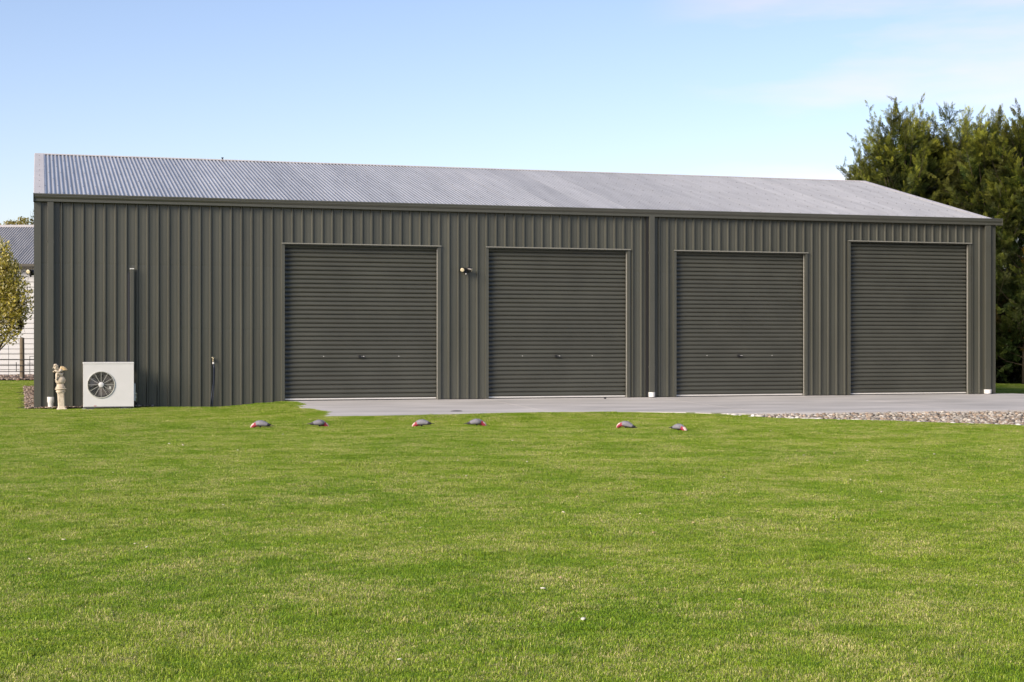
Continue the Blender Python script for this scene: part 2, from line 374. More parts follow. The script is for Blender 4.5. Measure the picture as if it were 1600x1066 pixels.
# ---------------------------------------------------------------- the shed
PT = 0.190338; S0 = -7.180
XL0, XR0 = -8.955, 10.868; DEP = 11.08; RY, RZ = 5.54, 5.135; EZ = 3.755
SL = (RZ-EZ)/(RY+0.02)
DOORS = [(-4.473, -1.505, 2.955), (-0.486, 2.410, 2.955), (3.469, 6.353, 2.955), (7.408, 10.245, 3.225)]
shed = empty('shed', (XL0, 0, 0), label='long olive grey steel shed with pale corrugated roof and four roller doors', cat='shed')
def P(o):  # parent to shed keeping scene coordinates
    o.parent = shed; o.location = Vector(o.location)-Vector((XL0, 0, 0)); return o

def prof_points(t0, t1, phase):
    """ribbed cladding profile between t0 and t1: list of (t, out)"""
    pts = []
    k0 = int(math.floor((t0-phase)/PT))-1; k1 = int(math.ceil((t1-phase)/PT))+1
    for k in range(k0, k1+1):
        c = phase+k*PT
        pts += [(c-0.027, 0), (c-0.0115, 0.027), (c+0.0115, 0.027), (c+0.027, 0), (c+0.062, -0.0005), (c+PT/2, -0.003), (c+PT-0.062, -0.0005)]
    out = []
    def val(t):
        for a, b in zip(pts[:-1], pts[1:]):
            if a[0] <= t <= b[0]: return a[1]+(b[1]-a[1])*(t-a[0])/(b[0]-a[0])
        return 0
    out.append((t0, val(t0)))
    out += [p for p in pts if t0+1e-5 < p[0] < t1-1e-5]
    out.append((t1, val(t1)))
    return out
def sheet(t0, t1, phase, zb, zt, to3, openings=(), girts=(1.34, 2.52), nm='wall_sheet', jit=0.0):
    pr = prof_points(t0, t1, phase)
    for a, b, top in openings:
        for e in (a, b):
            if t0 < e < t1 and min(abs(p[0]-e) for p in pr) > 1e-5:
                q = prof_points(t0, e, phase)[-1]; pr.append(q)
    pr.sort()
    mb = MB()
    for (ta, oa), (tb, ob) in zip(pr[:-1], pr[1:]):
        tm = (ta+tb)/2; base = zb
        for a, b, top in openings:
            if a < tm < b: base = top
        zs = [base] + [g+dz for g in girts for dz in (-0.035, 0, 0.035) if g-0.05 > base] 
        ztm = zt(ta), zt(tb)
        zs = [z for z in zs if z < min(ztm)-0.05]
        rows = [[(ta, oa, z), (tb, ob, z)] for z in zs] + [[(ta, oa, ztm[0]), (tb, ob, ztm[1])]]
        dent = lambda z: 0.0014 if any(abs(z-g) < 1e-4 for g in girts) else 0
        for r0, r1 in zip(rows[:-1], rows[1:]):
            q = [r0[0], r0[1], r1[1], r1[0]]
            mb.add([to3(t, o+jit-dent(z)*(1 if o < 0.01 else 0), z) for t, o, z in q], [(0, 1, 2, 3)])
    return P(mb.build(nm, M['paint']))
# front: sheets four ribs wide, lapped at a rib
front = lambda t, o, z: (t, -o, z)
edges = [XL0+0.004]
k = -9
while S0+(k+4)*PT+0.012 < XR0-0.2:
    k += 4; edges.append(S0+k*PT+0.012)
edges.append(XR0-0.004)
opens = [(a-0.03, b+0.03, t-0.02) for a, b, t in DOORS]
for i, (a, b) in enumerate(zip(edges[:-1], edges[1:])):
    zb = -0.10 if b < -4.3 else 0.012
    sheet(a, b, S0, zb, lambda t: 3.70, front, opens, jit=0.0012*(i % 2))
# back wall and the two gables
back = lambda t, o, z: (-t+XL0+XR0, DEP+o, z)
for i in range(26):
    a = XL0+0.004+i*(XR0-XL0-0.008)/26; sheet(a, a+(XR0-XL0-0.008)/26, S0, -0.08, lambda t: 3.70, back, girts=())
gz = lambda t: EZ-0.045+SL*(min(t, DEP-t)+0.02)
for side in (0, 1):
    to3 = (lambda t, o, z: (XL0-o, DEP-t, z)) if side == 0 else (lambda t, o, z: (XR0+o, t, z))
    n = 14
    for i in range(n):
        a = 0.004+i*(DEP-0.008)/n; b = a+(DEP-0.008)/n
        if a < DEP/2 < b:
            sheet(a, DEP/2, 0.1, -0.10, gz, to3); sheet(DEP/2, b, 0.1, -0.10, gz, to3)
        else: sheet(a, b, 0.1, -0.10, gz, to3)
# corner flashings: folded angle, four corners
for x, sx in ((XL0, -1), (XR0, 1)):
    for y, sy in ((0, -1), (DEP, 1)):
        mb = MB(); o = 0.034
        a = (x-sx*0.085, y+sy*0.0); 
        pts = [(x-sx*0.092, y+sy*0.002), (x-sx*0.086, y+sy*o), (x+sx*o, y+sy*o), (x+sx*o, y-sy*0.086), (x+sx*0.002, y-sy*0.092)]
        vs = [(p[0], p[1], z) for z in (-0.10 if x < 0 else 0.008, 3.70) for p in pts]
        mb.add(vs, [(i, i+1, i+6, i+5) for i in range(4)])
        P(mb.build('corner_flashing', M['paint_trim']))

# corrugated roof sheets, 762 wide, one mesh for each slope shared between them
def corr_mesh(name, width, y0, z0, y1, z1, pitch=0.0762, amp=0.0095, seg=8, material=None, rows=3):
    n = int(round(width/pitch))*seg; V = []; Fc = []
    ny, nzv = -(z1-z0), (y1-y0); ln = math.hypot(ny, nzv); ny /= ln; nzv /= ln
    if nzv < 0: ny, nzv = -ny, -nzv
    for i in range(n+1):
        x = width*i/n; h = amp*math.cos(2*math.pi*i/seg)
        for j in range(rows+1):
            t = j/rows; sag = -0.0016*math.sin(math.pi*3*t)**2
            V.append((x, y0+(y1-y0)*t+ny*(h+sag), z0+(z1-z0)*t+nzv*(h+sag)))
    for i in range(n):
        for j in range(rows):
            a = i*(rows+1)+j; Fc.append((a, a+rows+1, a+rows+2, a+1) if y1 > y0 else (a, a+1, a+rows+2, a+rows+1))
    me = bpy.data.meshes.new(name); me.from_pydata(V, [], Fc); me.materials.append(material or M['zinc'])
    me.polygons.foreach_set('use_smooth', [True]*len(Fc)); me.update()
    a = me.attributes.new('valley_shade', 'FLOAT', 'POINT'); a.data.foreach_set('value', [0.5-0.5*math.cos(2*math.pi*(i//(rows+1))/seg) for i in range(len(V))])  # painted shade: full in the valleys, none on the crests
    return me
nsh = 26; wsh = 0.762
xs0 = XL0+0.012
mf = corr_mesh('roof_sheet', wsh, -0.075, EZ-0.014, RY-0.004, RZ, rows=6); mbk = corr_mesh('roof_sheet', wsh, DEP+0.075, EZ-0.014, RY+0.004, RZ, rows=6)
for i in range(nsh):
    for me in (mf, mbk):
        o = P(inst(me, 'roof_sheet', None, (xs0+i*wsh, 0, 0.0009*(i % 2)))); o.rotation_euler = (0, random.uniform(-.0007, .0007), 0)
# ridge capping resting on the crests, barge cappings, roof screws
mb = MB(); zc = RZ+0.013
xs = (XL0-0.03, XR0+0.03)
pr = [(RY-0.135, RZ-0.135*SL+0.010), (RY-0.128, RZ-0.128*SL+0.0155), (RY-0.012, zc+0.004), (RY, zc+0.014), (RY+0.012, zc+0.004), (RY+0.13, RZ-0.13*SL+0.013)]
pr = [(RY-0.055, RZ-0.055*SL+0.0085), (RY-0.050, RZ-0.050*SL+0.0125), (RY-0.012, zc+0.002), (RY, zc+0.010), (RY+0.012, zc+0.002), (RY+0.13, RZ-0.13*SL+0.013)]
mb.add([(x, y, z) for x in xs for y, z in pr], [(i, i+6, i+7, i+1) for i in range(5)])
P(mb.build('ridge_cap', M['zinc_cap']))
for x, sx in ((XL0, 1), (XR0, -1)):
    for y0, y1, yr in ((-0.08, RY, 0), (DEP+0.08, RY, 1)):
        z0 = EZ-0.014; z1 = RZ
        mb = MB(); q = []
        for y, z in ((y0, z0), (y1, z1)):
            q += [(x+sx*0.155, y, z+0.011), (x+sx*0.150, y, z+0.0165), (x-sx*0.030, y, z+0.0185), (x-sx*0.040, y, z+0.012), (x-sx*0.040, y, z-0.115), (x-sx*0.030, y, z-0.125)]
        mb.add(q, [(i, i+1, i+7, i+6) for i in range(5)])
        P(mb.build('barge_cap', M['zinc_cap']))
mb = MB()
for j in range(7):
    y = 0.22+j*0.86
    if y > RY-0.1: y = RY-0.16
    z = EZ-0.014+(y+0.075)*(RZ-EZ+0.014)/(RY+0.071)
    for i in range(int(nsh*wsh/0.0762)):
        if (i+j) % 3 == 0: mb.box(xs0+i*0.0762-0.0065, xs0+i*0.0762+0.0065, y-0.006, y+0.006, z+0.006, z+0.0175)
for x in (XL0+0.06, XR0-0.06):
    for j in range(8):
        y = 0.15+j*0.72; z = EZ-0.014+(y+0.075)*(RZ-EZ+0.014)/(RY+0.071); mb.box(x-.006, x+.006, y-.006, y+.006, z+.014, z+.027)
P(tag(mb.build('roof_screws', M['screw']), kind='stuff'))
mb = MB(); sx = wall_s(347.5, RY); mb.box(sx-0.012, sx+0.012, RY-0.012, RY+0.012, zc, zc+0.03).box(sx-0.022, sx+0.026, RY-0.012, RY+0.012, zc+0.03, zc+0.052)
P(mb.build('ridge_clip', M['black'], bevel=0.003))
# small wall screws on the girt lines
mb = MB()
kk = 0
for k in range(-9, 95):
    x = S0+k*PT
    for z in (0.16, 1.34, 2.52, 3.55):
        if x < XL0+.1 or x > XR0-.1 or any(a-0.06 < x < b+0.06 and z < t+0.1 for a, b, t in DOORS): continue
        mb.box(x+0.040, x+0.050, -0.0045, 0.003, z-0.005, z+0.005)
P(tag(mb.build('wall_screws', M['paint_trim']), kind='stuff'))

# quad gutter: moulded front, hollow top
GP = [(-0.004, 3.765), (-0.004, 3.640), (-0.105, 3.636), (-0.1085, 3.640), (-0.1085, 3.672), (-0.103, 3.678), (-0.103, 3.686), (-0.108, 3.690), (-0.122, 3.712), (-0.128, 3.730), (-0.124, 3.742), (-0.128, 3.748), (-0.131, 3.757), (-0.131, 3.777), (-0.124, 3.780), (-0.118, 3.775), (-0.118, 3.765)]
mb = MB(); gx = (XL0-0.045, XR0+0.15); n = len(GP)
mb.add([(x, y, z) for x in gx for y, z in GP], [(i+1, i, i+n, i+n+1) for i in range(n-1)])
for e in (0, 1):
    x = gx[e]; q = [(x, y, z) for y, z in GP[:16]]; mb.add(q, [tuple(range(16)) if e else tuple(range(16))[::-1]])
mb.box(gx[0], gx[0]+0.012, -0.135, 0.02, 3.632, 3.784); mb.box(gx[1]-0.012, gx[1], -0.1345, 0.02, 3.634, 3.783)
g = P(mb.build('gutter', M['paint_trim']))
for jx in (wall_s(884), wall_s(1228)):
    q = MB().add([(x, y-0.0025 if y < -0.09 else y, z-(0.002 if z < 3.65 else -0.001)) for x in (jx-0.03, jx+0.03) for y, z in GP[1:15]], [(i+1, i, i+14, i+15) for i in range(13)]).build('gutter_joiner', M['paint_trim'], g)
mb = MB().add([(x, y, z) for x in gx for y, z in [(p[0]*-1+DEP, p[1]) for p in GP]], [(i, i+1, i+n+1, i+n) for i in range(n-1)])
P(mb.build('gutter', M['paint_trim']))
# dark gap between the top of the cladding and the gutter back is closed by a fascia
P(MB().box(XL0+0.02, XR0-0.02, 0.006, 0.03, 3.62, 3.76).build('fascia', M['paint_trim']))

# roller doors with jamb and head flashings
def roller_door(a, b, top, latch=True):
    yc = 0.085; z0 = 0.045; z1 = top+0.03; per = 0.0835
    prf = [(0.0, -0.010), (0.008, -0.010), (0.0135, 0.0165), (0.022, 0.0215), (0.034, 0.0240), (0.048, 0.0230), (0.060, 0.0180), (0.072, 0.0085), (0.0815, -0.008)]
    pts = []; z = z0; first = True
    ra = 0
    while z < z1:
        pts += [(o, z+dz) for dz, o in prf if z+dz <= z1]; z += per
    mb = MB(); V = []
    xs = [a+0.012, a+0.5, (a+b)/2, b-0.5, b-0.012]
    for x in xs:
        for o, zz in pts:
            k = int((zz-z0)/per); wob = 0.0012*math.sin(k*1.7+x*0.8)+0.0008*math.sin(k*0.31)
            V.append((x, yc-o-wob, zz))
    m = len(pts)
    mb.add(V, [(i*m+j, (i+1)*m+j, (i+1)*m+j+1, i*m+j+1) for i in range(len(xs)-1) for j in range(m-1)])
    d = P(mb.build('roller_door', M['paint_door']))
    def sub(m_, nm, mt, **k):
        o = m_.build(nm, mt, d, **k); o.location = Vector((0, 0, 0)); return o
    sub(MB().box(a+0.01, b-0.01, yc-0.030, yc+0.01, 0.016, 0.042), 'bottom_rail', M['alu'], bevel=0.003)
    sub(MB().box(a+0.012, b-0.012, yc-0.018, yc+0.0, 0.0025, 0.014), 'rubber_seal', M['black_rubber'])
    for x0, x1 in ((a-0.028, a+0.016), (b-0.016, b+0.028)):
        q = MB().box(x0, x1, yc-0.052, yc-0.040, 0.004, top)
        sub(q, 'guide', M['paint_trim'])
    q = MB().box(b-0.004, b+0.004, yc-0.060, yc-0.0525, 0.004, top-0.01); sub(q, 'guide_strip', M['alu'])
    q = MB().box(a, b, -0.004, yc-0.034, top-0.01, top+0.012); sub(q, 'head_reveal', M['paint_trim'])
    if latch:
        zz = 0.875; kx = int((zz-z0)/per)*per+z0+0.038; c = (a+b)/2
        lk = sub(MB().box(c-0.062, c+0.062, yc-0.040, yc-0.0225, kx-0.026, kx+0.026), 'lock', M['black'], bevel=0.004)
        for dx, w_ in ((-0.030, 0.008), (0.006, 0.006), (0.040, 0.010)):
            if dx > 0: 
                o = MB().lathe([(0, -0.050), (w_, -0.050), (w_, -0.040)], 10, (c+dx, yc, kx+0.004), axis='Y').build('lock_barrel', M['alu'], lk)
        o = MB().box(c-0.05, c-0.01, yc-0.060, yc-0.0405, kx-0.006, kx+0.010).build('handle', M['black'], lk, bevel=0.003)
        for dx in (-0.73, 0.73):
            sub(MB().lathe([(0, -0.032), (0.009, -0.030), (0.009, -0.020)], 10, (c+dx, yc, kx+0.004), axis='Y'), 'cover_bolt', M['alu'])
    # jambs: faces 60 mm wide, folded back to the guides; they sit over the ribs
    for x0, x1, dr in ((a-0.056, a, 1), (b, b+0.056, -1)):
        e = a if dr == 1 else b
        mb = MB().box(x0, x1, -0.036, -0.031, 0.006, top+0.004); mb.box(*( (e-0.004, e) if dr == 1 else (e, e+0.004)), -0.0308, yc-0.0535, 0.006, top+0.004)
        ox = x0 if dr == 1 else x1-0.004
        mb.box(ox, ox+0.004, -0.0308, 0.004, 0.006, top+0.002)
        P(mb.build('jamb_flashing', M['paint_trim']))
    # head flashing with a drip fold; the front lip's highlight is painted paler
    mb = MB()
    mb.add([(x, y, z) for x in (a-0.062, b+0.062) for y, z in ((0.0, top+0.030), (-0.052, top+0.022), (-0.054, top+0.004), (-0.048, top+0.001), (0.0, top+0.001))], [(0, 5, 6, 1), (1, 6, 7, 2), (2, 7, 8, 3), (3, 8, 9, 4), (0, 1, 2, 3, 4), (9, 8, 7, 6, 5)])
    hf = P(mb.build('head_flashing', M['paint_trim']))
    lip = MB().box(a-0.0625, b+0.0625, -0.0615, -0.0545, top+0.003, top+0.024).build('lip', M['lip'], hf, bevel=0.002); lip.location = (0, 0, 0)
    return d
for i, (a, b, t) in enumerate(DOORS): 
    d = roller_door(a, b, t, latch=i < 3)
# unseen panel added to shut out light behind the doors
P(MB().box(XL0+0.1, XR0-0.1, 0.35, 0.40, 0.0, 3.6).build('light_block', M['paint_trim']))

# downpipes
def downpipe(x0, x1, standoff, zbot, zsock, name_label=None, mat_sock='white_pvc', wide=1.12):
    mb = MB(); y1 = -standoff; y0 = y1-0.055
    mb.box(x0, x1, y0, y1, zbot, 3.645)
    d = P(mb.build('downpipe', M['paint_trim'], bevel=0.006))
    for z in (0.6, 2.9):
        s = MB().box(x0-0.006, x1+0.006, y0-0.002, -0.030, z, z+0.03).build('strap', M['paint_trim'], d)
    cx = (x0+x1)/2; cy = (y0+y1)/2; r = (x1-x0)/2*wide
    pr = [(r, zbot+0.035), (r*1.02, zbot+0.03), (r, zbot-0.06), (r*0.82, zbot-0.075), (r*0.80, zsock)] if zbot-zsock > 0.1 else [(0, zbot+0.02), (r*1.08, zbot+0.02), (r, zsock+0.005), (0, zsock)]
    MB().lathe(pr, 20, (cx, cy, 0)).build('pipe_socket', M[mat_sock], d, smooth=False, auto=35)
    for c in d.children: c.location = (0, 0, 0)
    return d
downpipe(wall_s(74.3, -.1), wall_s(84, -.1), 0.04, 0.085, -0.09)
dp = downpipe(wall_s(1015, -.11), wall_s(1023.2, -.11), 0.060, 0.085, 0.005)
P(MB().box(wall_s(1010.2, -.05), wall_s(1016, -.05), -0.055, -0.002, 0.01, 3.63).build('gap_shade_strip', M['black']))  # black strip standing in for the shaded gap left of the pipe
downpipe(wall_s(1540.2, -.09), wall_s(1548.8, -.09), 0.036, 0.075, 0.004)

# ---------------------------------------------------------------- fittings on and beside the wall
def wall_light(base, rz, label, sc=1.0):
    """twin black spotlights with a sensor; built facing -y, base at origin on the wall"""
    t = empty('wall_light', base, rz, label=label, cat='light', group='twin spotlights on the shed walls'); t.scale = (sc,)*3
    MB().lathe([(0, -0.045), (0.045, -0.045), (0.052, -0.035), (0.052, 0)], 20, (0, 0, 0), axis='Y').build('mounting_plate', M['black'], t, auto=40)
    for sx, aim in ((-1, (-0.40, -0.85, -0.30)), (1, (0.84, -0.50, -0.22))):
        a = Vector(aim).normalized(); p0 = Vector((0.0+sx*0.02, -0.045, 0.012)); p1 = Vector((sx*0.062, -0.075, 0.022))
        mb = MB(); mb.ring([p0, (p0+p1)/2+Vector((0, -0.01, 0.01)), p1], 0.013, 8)
        mb.ring([p1-a*0.05, p1-a*0.035, p1+a*0.0, p1+a*0.058], [0.018, 0.034, 0.041, 0.045], 16)
        h = mb.build('lamp_head', M['black'], t, auto=40)
        MB().ring([p1+a*0.0585, p1+a*0.062, p1+a*0.064], [0.040, 0.038, 0.02], 16).build('lens', M['lens'], h, smooth=True)
    mb = MB().ring([(0, -0.045, -0.01), (0, -0.06, -0.035)], 0.014, 8); mb.ball((0, -0.068, -0.052), (0.026, 0.026, 0.030), 12)
    q = mb.build('sensor', M['black'], t, smooth=True)
    MB().ball((0, -0.078, -0.066), (0.018, 0.018, 0.016), 10).build('sensor_window', M['white_pvc'], q, smooth=True)
    return t
fx = wall_s(726.5, -0.03)
wall_light((fx, -0.030, wall_z(726, 423)), 0, 'black twin spotlight on the wall between the first two roller doors')
wall_light((XL0-0.030, 0.35, wall_z(50, 424)-0.01), R(-90), 'black twin spotlight sticking out past the left end wall of the shed')

# pipe cover duct above the air conditioner
def duct():
    x0, x1 = wall_s(203.2, -.08), wall_s(209.3, -.08); zt = wall_z(206, 421, -.1); zb = 0.62
    t = empty('pipe_cover', (x0, -0.03, zb), label='slim grey pipe cover rising up the wall from the air conditioner', cat='pipe cover')
    MB().box(0, x1-x0, -0.062, 0.0, 0, zt-zb).build('duct', M['paint_trim'], t, bevel=0.005)
    MB().box(-0.004, x1-x0+0.004, -0.066, 0.0, zt-zb+0.001, zt-zb+0.022).build('end_cap', M['alu'], t, bevel=0.003)
    MB().box(-0.042, -0.004, -0.034, -0.001, 0.0, zt-zb-0.06).build('side_channel', M['black_rubber'], t)
    for z in (0.5, 1.1): MB().box(-0.002, x1-x0+0.002, -0.0645, 0.0, z, z+0.012).build('joint_band', M['paint_trim'], t)
duct()

def air_conditioner():
    yb = -0.22; D = 0.32; y0 = yb-D                       # back and front faces
    X0, X1 = wall_s(130.4, y0), wall_s(209.0, y0); W = X1-X0
    z1 = wall_z(170, 566.5, y0); z0 = wall_z(170, 636.3, y0); H = z1-z0
    t = empty('air_conditioner', (X0, y0, z0), label='white air conditioner outdoor unit with one round fan beside the statue', cat='air conditioner')
    # casing front with a round hole
    cx, cz = wall_s(158, y0)-X0, wall_z(158, 601.3, y0)-z0; r = 0.240; n = 48
    mb = MB(); outer = []
    for k in range(n):
        q = 2*math.pi*k/n; c, s = math.cos(q), math.sin(q)
        tx = ((W-cx) if c > 0 else cx)/abs(c) if abs(c) > 1e-6 else 1e9; tz = ((H-cz) if s > 0 else cz)/abs(s) if abs(s) > 1e-6 else 1e9
        k_ = min(tx, tz); outer.append((cx+c*k_, 0, cz+s*k_))
    inner = [(cx+r*math.cos(2*math.pi*k/n), 0, cz+r*math.sin(2*math.pi*k/n)) for k in range(n)]
    lip = [(cx+(r-0.012)*math.cos(2*math.pi*k/n), 0.03, cz+(r-0.012)*math.sin(2*math.pi*k/n)) for k in range(n)]
    # corners of the front sheet
    mb.add(outer+inner+lip, [(k, (k+1) % n, (k+1) % n+n, k+n) for k in range(n)]+[(k+n, (k+1) % n+n, (k+1) % n+2*n, k+2*n) for k in range(n)])
    for (ax, az) in ((0, 0), (W, 0), (W, H), (0, H)):
        best = sorted(range(n), key=lambda k: abs(outer[k][0]-ax)+abs(outer[k][2]-az)); 
        # nearest outer vertices either side of the corner
        ks = [k for k in range(n) if (abs(outer[k][0]-ax) < 1e-6) != (abs(outer[(k+1) % n][0]-ax) < 1e-6) and abs(outer[k][0]-ax)+abs(outer[k][2]-az) < 0.3]
        for k in ks[:1]: mb.add([outer[k], (ax, 0, az), outer[(k+1) % n]], [(0, 1, 2)])
    mb.add([(0, 0, 0), (W, 0, 0), (W, 0, H), (0, 0, H), (0, D, 0), (W, D, 0), (W, D, H), (0, D, H)], [(0, 3, 7, 4), (1, 5, 6, 2), (0, 4, 5, 1), (4, 7, 6, 5)])
    mb.build('casing', M['ac_white'], t)
    MB().box(-0.006, W+0.006, -0.006, D+0.004, H-0.028, H+0.006).build('top_cover', M['ac_white'], t, bevel=0.006)
    MB().box(0.01, W-0.01, -0.002, 0.002, 0.004, 0.012).build('lower_seam', M['ac_dark'], t)
    MB().lathe([(0, 0.10), (r-0.01, 0.10), (r-0.012, 0.03)], 40, (cx, 0, cz), axis='Y').build('shroud', M['ac_dark'], t, smooth=True)
    # fan: three broad blades
    mb = MB()
    for b in range(3):
        V = []
        for i in range(7):
            rr = 0.045+i*0.026
            for j in range(7):
                q = b*2*math.pi/3+0.5+(j-3)*0.155*(0.8+i*0.06)+i*0.06; V.append((cx+rr*math.cos(q), 0.075-(j-3)*0.006, cz+rr*math.sin(q)))
        mb.add(V, [(i*7+j, i*7+j+1, i*7+j+8, i*7+j+7) for i in range(6) for j in range(6)])
    mb.lathe([(0, 0.05), (0.045, 0.055), (0.05, 0.09)], 20, (cx, 0, cz), axis='Y')
    mb.build('fan', M['fan_blade'], t, smooth=True)
    # guard: thick outer ring, fine rings, twelve spokes, round badge
    mb = MB()
    def torus(rr, y, th, seg=40):
        mb.ring([(cx+rr*math.cos(2*math.pi*k/seg), y, cz+rr*math.sin(2*math.pi*k/seg)) for k in range(seg+1)], th, 6, caps=False)
    torus(0.236, -0.006, 0.0085, 56)
    for rr in (0.07, 0.092, 0.114, 0.136, 0.158, 0.18, 0.202, 0.22): torus(rr, -0.016, 0.0011)
    g = mb.build('fan_guard', M['ac_guard'], t, smooth=True)
    for k in range(12):
        q = 2*math.pi*k/12; MB().ring([(cx+0.03*math.cos(q), -0.022, cz+0.03*math.sin(q)), (cx+0.238*math.cos(q), -0.010, cz+0.238*math.sin(q))], 0.0032, 6).build('spoke', M['ac_guard'], g)
    MB().lathe([(0, -0.034), (0.040, -0.033), (0.047, -0.028), (0.047, -0.016)], 28, (cx, 0, cz), axis='Y').build('hub', M['ac_white'], g, auto=40)
    MB().box(cx+0.140, cx+0.172, -0.0235, -0.0225, cz-0.075, cz-0.030).build('sticker', M['ac_guard'], g)
    MB().box(0.18, 0.225, -0.0025, -0.0005, 0.018, 0.030).build('badge', mat('badge_red', (0.35, 0.12, 0.12), 0.5), t)
    # valve cover and lines on the right side
    v = MB().box(W, W+0.035, 0.05, 0.20, 0.10, 0.42).build('valve_cover', M['ac_white'], t, bevel=0.008)
    for i, dz in enumerate((0.16, 0.24)):
        MB().ring([(W+0.035, 0.10, dz), (W+0.055, 0.12, dz), (W+0.06, 0.2, dz-0.08), (W+0.03, 0.27, dz-0.02), (W-0.02, 0.46, 0.4)], 0.009, 8).build('pipe', M['alu'], t, smooth=True)
    for x in (0.10, W-0.22): MB().box(x, x+0.12, 0.02, D-0.02, -0.028, -0.001).build('foot', M['black_rubber'], t)
    p = MB().box(-0.02, W+0.02, -0.05, D+0.05, -0.075, -0.0285).build('concrete_pad', M['slab_pad'], bevel=0.006)
    p.location = (X0, y0, z0); tag(p, 'thin grey concrete pad under the white air conditioner', 'pad')
air_conditioner()

# garden tap with riser and two hoses hanging to the grass
def tap():
    x = wall_s(333, -.05); z = wall_z(333, 562.5, -.05)
    t = empty('garden_tap', (x, -0.0, z), label='small brass garden tap on the wall left of the first roller door', cat='tap')
    MB().ring([(0, 0.0, 0), (0, -0.06, 0), (0, -0.085, -0.012), (0, -0.09, -0.045)], [0.012, 0.013, 0.013, 0.014], 10).build('spout', M['brass'], t, smooth=True)
    MB().ring([(0, -0.055, 0.0), (0, -0.055, 0.035)], 0.008, 8).build('stem', M['brass'], t, smooth=True)
    MB().ring([(-0.028, -0.055, 0.040), (0, -0.055, 0.046), (0.028, -0.055, 0.040)], [0.005, 0.009, 0.005], 8).build('handle', M['brass'], t, smooth=True)
    MB().lathe([(0, -0.032), (0.022, -0.032), (0.022, -0.0)], 12, (0, 0, 0), axis='Y').build('wall_flange', M['black'], t)
    MB().ring([(0, -0.09, -0.040), (0, -0.09, -0.075)], 0.017, 10).build('hose_fitting', M['white_pvc'], t)
    h = empty('garden_hose', (x, -0.09, z-0.075), label='dark blue hose hanging from the brass tap down to the grass', cat='hose')
    MB().ring([(0, 0, 0), (0.012, 0, -0.08), (0.004, 0.01, -0.35), (-0.035, 0.02, -0.62), (-0.055, -0.01, -0.86)], 0.0085, 8).build('hose_line', M['hose'], h, smooth=True)
    MB().ring([(0.004, 0, 0.01), (0.026, 0.01, -0.09), (0.018, 0.02, -0.4), (-0.004, 0.02, -0.65), (-0.02, 0.0, -0.86)], 0.0075, 8).build('hose_line', M['hose'], h, smooth=True)
tap()

